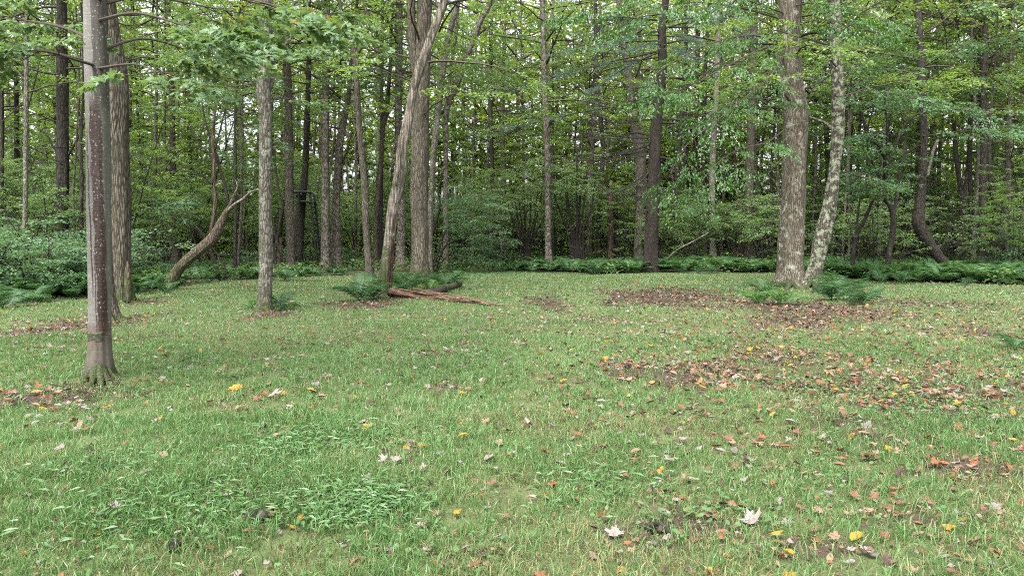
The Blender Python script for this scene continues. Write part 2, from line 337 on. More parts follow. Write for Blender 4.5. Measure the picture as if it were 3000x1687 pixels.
def dry_leaf(name, c1, c2, t=0.15):
    c1 = tuple(c * .52 for c in c1); c2 = tuple(c * .62 for c in c2)
    b = NB(name); o = b.oc(); oi = b.n('ShaderNodeObjectInfo').outputs['Random']
    n = b.noise(o, 6, 3); vein = b.noise(b.mapv(o, (22, 3, 3)), 1.2, 2)
    c = b.mix(b.math('ADD', b.math('MULTIPLY', n, 0.6), b.math('MULTIPLY', oi, 0.4)), c1, c2); c = b.mix(b.math('MULTIPLY', b.ramp(vein, 0.5, 0.7), 0.25), c, (c1[0] * .5, c1[1] * .5, c1[2] * .5))
    return b.bsdf(c, 0.65, None, 0.3, t)
LEAFC = {'pale': dry_leaf('dry_leaf_pale', (0.19, 0.155, 0.145), (0.36, 0.305, 0.29)), 'tan': dry_leaf('dry_leaf_tan', (0.24, 0.15, 0.10), (0.36, 0.24, 0.165)),
         'brown': dry_leaf('dry_leaf_brown', (0.13, 0.060, 0.036), (0.27, 0.13, 0.08)), 'rust': dry_leaf('dry_leaf_rust', (0.20, 0.065, 0.03), (0.33, 0.135, 0.065)),
         'orange': dry_leaf('dry_leaf_orange', (0.45, 0.17, 0.025), (0.62, 0.32, 0.05), .25), 'yellow': dry_leaf('dry_leaf_yellow', (0.42, 0.27, 0.035), (0.55, 0.38, 0.06), .3),
         'dark': dry_leaf('dry_leaf_dark', (0.04, 0.026, 0.02), (0.11, 0.065, 0.05))}

# ------------------------------------------------------------------ the clearing's edge
EU = np.array([-600, -200, 0, 120, 250, 390, 500, 640, 820, 1000, 1200, 1500, 1750, 1980, 2270, 2450, 2700, 3000, 3200, 3700])
EV = np.array([940, 915, 893, 885, 870, 862, 842, 828, 816, 809, 803, 799, 806, 804, 803, 815, 832, 842, 850, 870])
ED = np.array([gpt(u, v)[1] for u, v in zip(EU, EV)])
def u_of(x, y): return CX + F * np.asarray(x, float) / np.maximum(np.asarray(y, float), 0.5)
def d_edge(x, y): return np.interp(u_of(x, y), EU, ED)
def forest(x, y): return sstep(-0.5, 1.2, np.asarray(y) - d_edge(x, y) + 1.2 * (fbm(x, y, 0.5, 5) - 0.5))
# worn or leaf-covered patches seen in the grass: pixel centre, half sizes, bareness, leaf load
PATCH = [(240, 1145, 190, 45, .85, 1.0), (230, 955, 190, 32, .8, .9), (330, 1010, 70, 20, .2, .2), (420, 893, 85, 10, .8, .6), (800, 925, 80, 18, .85, .9), (1060, 895, 130, 22, .9, 1.0),
         (1300, 1038, 95, 20, .75, .5), (1370, 1005, 60, 14, .6, .5), (1310, 1150, 75, 30, .7, .7), (1590, 880, 90, 28, .75, .6), (1960, 868, 240, 34, .95, .9), (1750, 930, 90, 16, .5, .3), (2380, 905, 250, 30, .9, 1.0),
         (2300, 940, 160, 24, .6, .7), (2680, 890, 180, 24, .55, .6), (1980, 1085, 280, 50, .7, .9), (2250, 1040, 160, 40, .5, .6), (2620, 1165, 360, 85, .55, .85), (2440, 1235, 90, 70, .55, .6), (2870, 1390, 150, 50, .6, .9),
         (1960, 1560, 230, 80, .7, .6), (780, 1530, 120, 34, .75, .5), (2870, 1110, 180, 60, .45, .5), (30, 1160, 120, 40, .6, .8), (1180, 1345, 80, 60, .45, .4), (1440, 1450, 90, 50, .45, .4), (930, 1125, 50, 25, .5, .5),
         (2720, 1540, 200, 50, .5, .5), (120, 1620, 140, 60, .4, .5), (2400, 1640, 150, 50, .5, .5), (2900, 980, 120, 50, .4, .3), (1640, 1110, 120, 25, .4, .4), (210, 1240, 110, 20, .55, .5), (620, 1200, 50, 18, .4, .3)]
PG = []
for (u, v, ru, rv, ba, le) in PATCH:
    c = gpt(u, v); PG.append((c[0], c[1], ru * c[1] / F, max(0.08, abs(gpt(u, v - rv)[1] - gpt(u, v + rv)[1]) / 2), ba, le))
def wear(x, y, which=4):
    x = np.asarray(x, float); y = np.asarray(y, float); a = np.zeros(np.broadcast(x, y).shape)
    wob = .6 * fbm(x, y, 1.5, 9) + .4 * fbm(x, y, 5.5, 14)
    for p in PG:
        r = np.hypot((x - p[0]) / p[2], (y - p[1]) / p[3]) + (wob - 0.5) * 2.1
        a = np.maximum(a, p[which] * (.8 if which == 4 else 1) * sstep(1.3, 0.3, r))
    return a
def right_side(x, y): return sstep(1250, 2300, u_of(x, y)) * sstep(28, 8, np.asarray(y))
# ------------------------------------------------------------------ ground
def build_ground():
    ys = np.concatenate([np.arange(-8, 2, 1.0), np.arange(2, 40, 0.2), np.arange(40, 70, 1.5), np.arange(70, 420, 25)])
    xs0 = np.concatenate([-np.arange(32, 420, 25)[::-1], np.arange(-30, 30, 0.22), np.arange(32, 420, 25)])
    X, Y = np.meshgrid(xs0, ys); Z = gz(X, Y) * sstep(90, 50, np.hypot(X, Y)) + 0.02 * (fbm(X, Y, 3.0, 3) - 0.5)
    ny, nx = X.shape; i = np.arange(ny - 1)[:, None] * nx; j = np.arange(nx - 1)[None]
    Q = np.stack([i + j, i + j + 1, i + nx + j + 1, i + nx + j], -1).reshape(-1, 4)
    m = mesh_np('ground', np.stack([X, Y, Z], -1).reshape(-1, 3), None, Q, [M['ground']], None, {'wear': np.clip(wear(X, Y) + 0.25 * right_side(X, Y), 0, 1).ravel(), 'forest': forest(X, Y).ravel()}, True)
    o = obj('ground', m); o['kind'] = 'structure'; o['label'] = 'woodland floor and mown grass clearing with worn soil patches'; o['category'] = 'ground'
build_ground()

# ------------------------------------------------------------------ grass
def scatter(y0, y1, dens, margin=1.18):
    "points on the visible ground between two distances, uniform per square metre"
    k = 0.5 * 3000 / F * margin; area = k * (y1**2 - y0**2); n = int(area * dens)
    y = np.sqrt(rng.random(n) * (y1**2 - y0**2) + y0**2); x = (rng.random(n) * 2 - 1) * k * y
    return x, y
def blades(x, y, h, wd, lean, three, dry, lv):
    n = len(x); a = rng.random(n) * 2 * math.pi; b = rng.random(n) * 2 * math.pi
    dx, dy = np.cos(a), np.sin(a); sx, sy = np.cos(b), np.sin(b); z = gz(x, y) - 0.005
    P = np.stack([x, y, z], -1); D = np.stack([dx, dy, np.zeros(n)], -1); S = np.stack([sx, sy, np.zeros(n)], -1) * (wd / 2)[:, None]
    up = np.array([0, 0, 1.0])
    tip = P + D * (lean * h)[:, None] + up * (h * np.sqrt(np.clip(1 - lean**2 * 0.7, 0.08, 1)))[:, None]
    if three:
        mid = P + D * (lean * h * 0.32)[:, None] + up * (h * 0.62)[:, None]
        V = np.stack([P - S, P + S, mid + S * 0.8, mid - S * 0.8, tip], 1).reshape(-1, 3); i = np.arange(n)[:, None] * 5
        return V, i + np.array([[3, 2, 4]]), i + np.array([[0, 1, 2, 3]]), np.repeat(lv, 5), np.repeat(dry, 5)
    V = np.stack([P - S, P + S, tip], 1).reshape(-1, 3); i = np.arange(n)[:, None] * 3
    return V, i + np.array([[0, 1, 2]]), np.zeros((0, 4), int), np.repeat(lv, 3), np.repeat(dry, 3)
def build_grass():
    VV, TT, QQ, LL, DD = [], [], [], [], []; off = 0
    for (y0, y1, tufts, nb, wd, three) in ((2.7, 6.5, 440, 10, 0.0055, True), (6.5, 12, 250, 9, 0.0072, True), (12, 20, 130, 7, 0.011, False), (20, 36, 75, 6, 0.018, False)):
        x, y = scatter(y0, y1, tufts)
        cover = (1 - wear(x, y)) * (1 - forest(x, y) * 0.97) * (0.50 + 0.9 * fbm(x, y, 0.9, 2)) * (1 - 0.30 * right_side(x, y))
        # thin holes
        cover *= sstep(0.24, 0.36, fbm(x, y, 3.2, 7)) * 0.8 + 0.2
        k = rng.random(len(x)) < cover; x, y, cover = x[k], y[k], cover[k]
        # never grow through the trunks' feet (grass there stays thin by the patches)
        tall = 0.6 + 0.9 * fbm(x, y, 1.3, 4) * (0.5 + rng.random(len(x)))
        tv = np.clip(fbm(x, y, 0.7, 12) * 0.9 + rng.normal(0, 0.14, len(x)), 0, 1)
        dryp = np.clip(0.12 + 0.55 * sstep(0.48, 0.66, fbm(x, y, 1.1, 15)) + 0.35 * wear(x, y) + 0.16 * right_side(x, y) + 0.14 * sstep(7, 3.5, y), 0, 0.85)
        tall = tall * (1.12 if y0 < 5 else .88); n = len(x); cnt = nb; sp = 0.035 if y0 < 12 else 0.06
        X = np.repeat(x, cnt) + rng.normal(0, sp, n * cnt); Y = np.repeat(y, cnt) + rng.normal(0, sp, n * cnt)
        h = np.repeat(tall, cnt) * (0.036 + 0.070 * rng.random(n * cnt) ** 1.3); lean = 0.25 + 0.75 * rng.random(n * cnt)
        dry = (rng.random(n * cnt) < np.repeat(dryp, cnt) * 0.8) * (0.55 + 0.45 * rng.random(n * cnt)); h = np.where(dry > 0, h * 0.75, h); lean = np.where(dry > 0, np.minimum(1.05, lean + 0.25), lean)
        lv = np.clip(np.repeat(tv, cnt) + rng.normal(0, 0.18, n * cnt), 0, 1)
        V, T, Q, L, D = blades(X, Y, h, wd * (0.7 + 0.6 * rng.random(n * cnt)), lean, three, dry, lv)
        VV.append(V); TT.append(T + off); QQ.append(Q + off); LL.append(L); DD.append(D); off += len(V)
    m = mesh_np('grass', np.concatenate(VV), np.concatenate(TT), np.concatenate(QQ), [M['grass']], None, {'lv': np.concatenate(LL), 'dry': np.concatenate(DD)})
    tag(obj('grass', m), 'short green lawn grass mixed with dry straw blades', 'grass', None, 'stuff')
build_grass()
def build_weeds():
    "low broad-leaved weeds creeping through the grass: trailing grass at lower left, round leaves at right"
    mb = MB()
    spots = [(560, 1500, 420, 120, 420, 'long'), (250, 1380, 300, 60, 130, 'long'), (1750, 1420, 300, 80, 110, 'long'), (1050, 1480, 200, 70, 420, 'long'), (1000, 1290, 260, 60, 300, 'long'), (850, 1320, 160, 60, 160, 'long'), (2620, 1180, 380, 110, 600, 'round'), (2500, 1440, 420, 120, 60, 'round'), (1950, 1200, 250, 60, 60, 'round'), (1250, 1600, 400, 70, 60, 'round'), (2050, 1530, 300, 80, 60, 'round'), (2800, 880, 220, 30, 700, 'round')]
    round_t = (np.array([[0, 0, 0], [-.4, .1, .06], [-.5, .5, .1], [-.25, .9, .03], [.25, .9, .03], [.5, .5, .1], [.4, .1, .06]]), np.array([[0, i + 1, i] for i in range(1, 6)]))
    long_t = (np.array([[0, 0, 0], [-.13, .35, .02], [0, 1, -.16], [.13, .35, .02]]), np.array([[0, 2, 1], [0, 3, 2]]))
    for (u, v, ru, rv, n, kind) in spots:
        c = gpt(u, v); rx = ru * c[1] / F; ry = abs(gpt(u, v - rv)[1] - gpt(u, v + rv)[1]) / 2; nn = n * 3
        x = c[0] + rng.normal(0, .5, nn) * rx; y = c[1] + rng.normal(0, .5, nn) * ry
        k = (y > 2.8) & (rng.random(nn) < 0.4 + fbm(x, y, 2.5, 20)); x, y = x[k], y[k]; nn = len(x)
        z = gz(x, y) + 0.02 + 0.05 * rng.random(nn)
        a = rng.random(nn) * 6.283; D = np.stack([np.cos(a), np.sin(a), rng.normal(0.05, .2, nn)], -1); N = np.stack([rng.normal(0, .3, nn), rng.normal(0, .3, nn), np.ones(nn)], -1)
        X, Y, Z = frames(D, norm(N)); t = round_t if kind == 'round' else long_t
        V, T = stamp(t[0], t[1], np.stack([x, y, z], -1), X, Y, Z, (0.016 + 0.02 * rng.random(nn)) if kind == 'round' else (0.05 + 0.04 * rng.random(nn)))
        mb.add(V, T, lv=np.repeat(np.clip(rng.normal(.55, .25, nn), 0, 1), len(t[0])))
    tag(obj('ground_weeds', mb.mesh('ground_weeds', [M['weed']])), 'low broad-leaved weeds creeping through the lawn', 'weeds', None, 'stuff')
build_weeds()

# ------------------------------------------------------------------ foliage prototypes
def spray_proto(seed, n_side=9, length=1.0):
    "leaf positions, directions and normals of one flat leafy spray along +y"
    r = np.random.default_rng(seed); P, D, N = [], [], []
    for i in range(n_side):
        t = (i + 0.5) / n_side; o = np.array([r.normal(0, .02), t * length, -0.18 * t * t * length])
        for s in (-1, 1):
            if r.random() < 0.12: continue
            L = length * (0.42 * (1 - t) + 0.14) * r.uniform(.7, 1.2); an = r.uniform(.6, 1.0); d = np.array([s * math.sin(an), math.cos(an), r.normal(-.08, .1)])
            k = max(2, int(L / (0.075 * length)))
            for q in range(k):
                f = (q + 1) / k; p = o + d * L * f + np.array([0, 0, -0.12 * f * f * L])
                ss = -1 if q % 2 else 1; ld = norm(d + ss * 0.7 * np.array([d[1], -d[0], 0]) + r.normal(0, .25, 3))
                P.append(p + r.normal(0, .012, 3)); D.append(ld); N.append(norm(np.array([0, 0, 1.0]) + r.normal(0, .62, 3)))
    return np.array(P), np.array(D), np.array(N)
SPRAYS = [spray_proto(100 + i) for i in range(6)]
def add_sprays(mb, base, dirs, length, leaf, tmpl=OVAL, mat=0, hue=None, sag=None):
    "many sprays at once; each lies roughly level, along its direction"
    r = rng
    for b, d, L in zip(base, dirs, np.broadcast_to(length, (len(base),))):
        P, D, N = SPRAYS[r.integers(len(SPRAYS))]
        Y = norm(d); up = norm(np.array([r.normal(0, .22), r.normal(0, .22), 1.0])); X = norm(np.cross(Y, up)); Z = np.cross(X, Y)
        Rm = np.stack([X, Y, Z], 0)
        p = b + (P * L) @ Rm; dd = D @ Rm; nn = N @ Rm
        if sag: dd = norm(dd + np.array([0, 0, -sag]))
        xx, yy, zz = frames(dd, nn); n = len(p)
        V, T = stamp(tmpl[0], tmpl[1], p, xx, yy, zz, leaf * r.uniform(.7, 1.25, n))
        h = r.normal(.5, .16) if hue is None else hue
        mb.add(V, T, mat=mat, lv=np.repeat(np.clip(h + r.normal(0, .16, n), 0, 1), len(tmpl[0])))
def limb_path(p0, az, el, L, n=6, droop=0.15, wig=0.12):
    d = np.array([math.cos(az) * math.cos(el), math.sin(az) * math.cos(el), math.sin(el)]); P = [np.array(p0, float)]
    for i in range(n):
        d = norm(d + rng.normal(0, wig, 3) + np.array([0, 0, -droop / n])); P.append(P[-1] + d * L / n)
    return np.array(P)
def crown_proto(name, mat, H=10.0, Rad=3.3, n_limb=23, leaf=0.125, sub=4, spl=(0.9, 1.5), low=0.0):
    mb = MB()
    for i in range(n_limb):
        t = (i + rng.random()) / n_limb; z = t * H; az = i * 2.4 + rng.normal(0, .4)
        L = Rad * (0.55 + 0.65 * math.sin(math.pi * min(1, t * 0.8 + 0.18))) * rng.uniform(.7, 1.15)
        P = limb_path((0, 0, z), az, rng.uniform(.05, .75) * (0.6 + t), L, 6, 0.25)
        rr = np.linspace(0.045, 0.010, len(P)) * (L / 3.2); V, Q, T = tube(P, rr, 4); mb.add(V, T, Q, mat=1)
        for q in range(sub):
            k = rng.integers(2, len(P)); s = rng.choice([-1, 1]); d0 = norm(P[k] - P[k - 1]); sd = norm(d0 + s * rng.uniform(.5, 1.2) * np.array([-d0[1], d0[0], 0]) + np.array([0, 0, rng.normal(.02, .18)]))
            l2 = rng.uniform(.3, .8); e = P[k] + sd * l2; V, Q, T = tube(np.array([P[k], (P[k] + e) / 2 + rng.normal(0, .04, 3), e]), [0.012, .009, .005], 3, None, False); mb.add(V, None, Q, mat=1)
            add_sprays(mb, [e], [sd], rng.uniform(*spl), leaf)
        add_sprays(mb, [P[-1]], [norm(P[-1] - P[-2])], rng.uniform(*spl), leaf)
    return mb.mesh(name, [M[mat], M['twig']])
CROWN = [crown_proto('crown_mesh', k_) for k_ in ('leaf_canopy', 'leaf_dark', 'leaf_canopy', 'leaf_lime', 'leaf_dark')]
CROWN_LOOSE = [crown_proto('crown_mesh', 'leaf_canopy', 9, 3.0, 20, 0.125, 4) for _ in range(3)]
def sapling_proto(H=5.0, n_stem=4, leaf=0.10, n_sp=60, spread=0.33, z0=0.3, mat='leaf_under', twigs=0, wig=.07):
    stems = MB(); fo = MB()
    tips = []
    for s in range(n_stem):
        az = s * 6.283 / n_stem + rng.normal(0, .5); el = R(90) - abs(rng.normal(spread * 0.75, spread * 0.4))
        if n_stem == 1: el = R(87)
        h = H * rng.uniform(.75, 1.05); P = limb_path((0.12 * math.cos(az) * (n_stem > 1), 0.12 * math.sin(az) * (n_stem > 1), -0.1), az, el, h, 8, rng.uniform(0, .5), wig)
        r0 = 0.020 + 0.0055 * H * rng.uniform(.6, 1.2) / max(1, n_stem ** .5); V, Q, T = tube(P, np.linspace(r0, 0.008, len(P)), 6); stems.add(V, T, Q); tips.append(P)
    for i in range(twigs):
        P = tips[rng.integers(len(tips))]; k = rng.integers(2, len(P)); az = rng.random() * 6.283; Pt = limb_path(P[k], az, rng.uniform(.1, .9), rng.uniform(.5, 1.6), 5, .4, .25); V, Q, T = tube(Pt, np.linspace(.016, .005, len(Pt)), 4); stems.add(V, T, Q)
    for i in range(n_sp):
        P = tips[rng.integers(len(tips))]; f = z0 + (1 - z0) * rng.random() ** 0.8; q = f * (len(P) - 1); k = min(int(q), len(P) - 2); p = P[k] + (P[k + 1] - P[k]) * (q - k)
        az = rng.random() * 6.283; bl = rng.uniform(.25, .9) * (H / 5) * (1.25 - f * 0.7); d = np.array([math.cos(az), math.sin(az), rng.normal(.12, .22)]); e = p + d * bl
        V, Q, T = tube(np.array([p, (p + e) / 2 + np.array([0, 0, .05]), e]), [0.009, .007, .004], 3, None, False); fo.add(V, None, Q, mat=1)
        add_sprays(fo, [e], [d], rng.uniform(.65, 1.15), leaf)
    return stems.mesh('stems_mesh', [M['bark_stem']], True), fo.mesh('foliage_mesh', [M[mat], M['twig']])
SAP = [sapling_proto(7.0, 1, 0.11, 60, .1, .36), sapling_proto(6.0, 3, 0.105, 64, .22, .40), sapling_proto(5.0, 6, 0.10, 66, .38, .46, 'leaf_dark'), sapling_proto(8.5, 2, 0.115, 76, .13, .36, 'leaf_canopy'), sapling_proto(4.4, 9, 0.095, 56, .45, .5)]
THICK = [sapling_proto(5.5, 6, .10, 16, .32, .5, 'leaf_under', 30, .13), sapling_proto(4.5, 4, .10, 12, .4, .45, 'leaf_under', 26, .17), sapling_proto(6.5, 3, .10, 18, .2, .45, 'leaf_under', 26, .10)]
BUSH = [sapling_proto(2.2, 8, 0.085, 62, .5, .12, 'leaf_shrub'), sapling_proto(1.7, 7, 0.08, 50, .6, .1, 'leaf_shrub')]

# ------------------------------------------------------------------ trees
def trunk_shape(seed, rough, flare, fz=0.3, lobes=5):
    r = np.random.default_rng(seed); ph = r.random(12) * 6.28; kz = r.uniform(-2.5, 2.5, 12); nn = r.integers(2, 14, 12)
    def f(th, s):
        a = 1.0
        for i in range(12): a = a + rough / (1 + 0.25 * nn[i]) * np.sin(nn[i] * th + ph[i] + kz[i] * s + 0.6 * np.sin(1.7 * s + ph[(i + 3) % 12]))
        fl = np.exp(-np.maximum(s - 0.12, 0) / fz)
        return a + flare * fl * (1 + 0.55 * np.sin(lobes * th + ph[0]) * fl + 0.25 * np.sin((lobes - 2) * th + ph[1]))
    return f
def path3(pix, d, extend=None):
    "pixel polyline (u, v, width) standing at distance d -> points and radii, relative to its foot"
    b = dpt(pix[0][0], pix[0][1], d); P = np.array([dpt(u, v, d) for u, v, w in pix]); r = np.array([w / 2 * mpp(d) for u, v, w in pix])
    base = np.array([P[0][0], d, float(gz(P[0][0], d))]); P = P - base; P[0][2] = min(P[0][2], 0.0)
    P[0][2] = -0.15
    if extend and P[-1][2] < extend:
        k = extend - P[-1][2]; dv = norm(P[-1] - P[-2]); dv = norm(dv * np.array([.5, .5, 1]))
        for f in (0.33, 0.66, 1.0):
            P = np.vstack([P, P[-1] + dv * k * .33 + np.append(rng.normal(0, .06, 2), 0)]); r = np.append(r, r[-1] * (0.84 if f < 1 else 0.6))
    return base, P, r
def trunk_mesh(P, r, mat, sides=20, step=0.12, rough=0.05, flare=0.5, seed=0, fz=0.3, cap=True):
    L = np.linalg.norm(np.diff(P, axis=0), axis=1).sum(); n = max(10, int(L / step)); C = catmull(np.hstack([P, r[:, None]]), n)
    V, Q, T = tube(C[:, :3], np.maximum(C[:, 3], 0.004), sides, trunk_shape(seed, rough, flare, fz)); return mesh_np('trunk_mesh', V, T, Q, [M[mat]], None, None, True), C
_seed = [0]
def tree(name, label, pix, d, mat, extend=14.0, crown=None, limbs=(), sides=20, rough=0.05, flare=0.5, step=0.12, group=None, cat='tree', fz=0.3):
    _seed[0] += 1; base, P, r = path3(pix, d, extend); root = thing(name, label, cat, base, group)
    m, C = trunk_mesh(P, r, mat, sides, step, rough, flare, _seed[0], fz); obj('trunk', m, root)
    for lp in limbs:                                   # extra limbs, pixel polylines on the same upright plane unless a depth shift is given
        dz = lp.get('dd', 0.0); pts = lp['p']; Pl = np.array([dpt(u, v, d + dz * i / max(1, len(pts) - 1)) - base for i, (u, v, w) in enumerate(pts)]); rl = np.array([w / 2 * mpp(d) for u, v, w in pts])
        Cl = catmull(np.hstack([Pl, rl[:, None]]), max(6, len(pts) * 4)); V, Q, T = tube(Cl[:, :3], np.maximum(Cl[:, 3], .003), lp.get('sides', 8), trunk_shape(_seed[0] + 50, 0.05, 0)); obj(lp.get('name', 'limb'), mesh_np('limb_mesh', V, T, Q, [M[lp.get('mat', mat)]], None, None, True), root)
    for (me, z, s) in (crown or []):
        k = np.argmin(abs(C[:, 2] - z)); o = obj('crown', me, root, C[k, :3], (0, 0, rng.random() * 6.28), (s, s, s * rng.uniform(.9, 1.1))); o['kind'] = 'stuff'
    return root, base, C
def cr(z, s=1.0, loose=False): return (random.choice(CROWN_LOOSE if loose else CROWN), z, s)

# nearest trees, read off the photograph
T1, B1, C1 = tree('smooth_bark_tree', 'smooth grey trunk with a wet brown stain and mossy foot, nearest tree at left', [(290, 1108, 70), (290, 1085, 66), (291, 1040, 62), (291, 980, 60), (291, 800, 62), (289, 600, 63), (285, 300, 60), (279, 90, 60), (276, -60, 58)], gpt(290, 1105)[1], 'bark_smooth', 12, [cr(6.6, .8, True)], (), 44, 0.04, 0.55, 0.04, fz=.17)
tree('rough_bark_tree', 'dark rough trunk showing just behind the stained smooth trunk', [(312, 945, 62), (312, 915, 50), (306, 800, 46), (302, 600, 44), (297, 300, 42), (292, 0, 40)], gpt(312, 942)[1], 'bark_brown', 13, [cr(7.5, .9, True)], (), 24, 0.05, 0.8)
T2, B2, C2 = tree('hollow_base_tree', 'large furrowed brown grey tree with a mossy hollow at its foot', [(356, 890, 66), (356, 860, 60), (354, 780, 54), (352, 690, 56), (349, 540, 56), (347, 400, 56), (345, 248, 55), (328, 124, 54), (306, 0, 52), (285, -120, 50)], gpt(356, 888)[1], 'bark_oak', 15, [cr(8, 1.1)], (), 36, 0.05, 0.30, 0.08)
b, P, r = path3([(376, 893, 6), (377, 850, 20), (376, 800, 16), (374, 765, 3)], gpt(356, 888)[1] - 0.40)
o = obj('hollow', mesh_np('hollow_mesh', *(lambda c: (tube(c[:, :3] * [1, 1, 1], c[:, 3], 12, trunk_shape(3, .12, 0))[0], tube(c[:, :3], c[:, 3], 12)[2], tube(c[:, :3], c[:, 3], 12)[1]))(catmull(np.hstack([P, r[:, None]]), 20)), [M['bark_mossy']], None, None, True), T2, b - B2); o['label'] = 'dark moss-lined hollow at the foot of the trunk'
T3, B3, C3 = tree('pale_slim_tree', 'pale grey slim tree with knots and a fern at its foot, left of centre', [(772, 918, 44), (775, 880, 39), (779, 800, 37), (779, 710, 38), (776, 572, 35), (778, 400, 35), (777, 331, 35), (772, 260, 40), (776, 190, 36), (779, 83, 36), (780, -40, 34)], gpt(772, 916)[1], 'bark_grey', 14, [cr(8, .9, True)],
    [dict(p=[(783, 270, 18), (797, 240, 15), (801, 165, 13), (815, 110, 10), (850, 30, 8), (890, -20, 6)], dd=.6), dict(p=[(800, 175, 9), (830, 140, 8), (875, 80, 7), (908, -5, 5)], dd=-.4), dict(p=[(765, 200, 10), (755, 150, 7), (750, 90, 5)], dd=.3)], 32, 0.04, 0.35, 0.07)
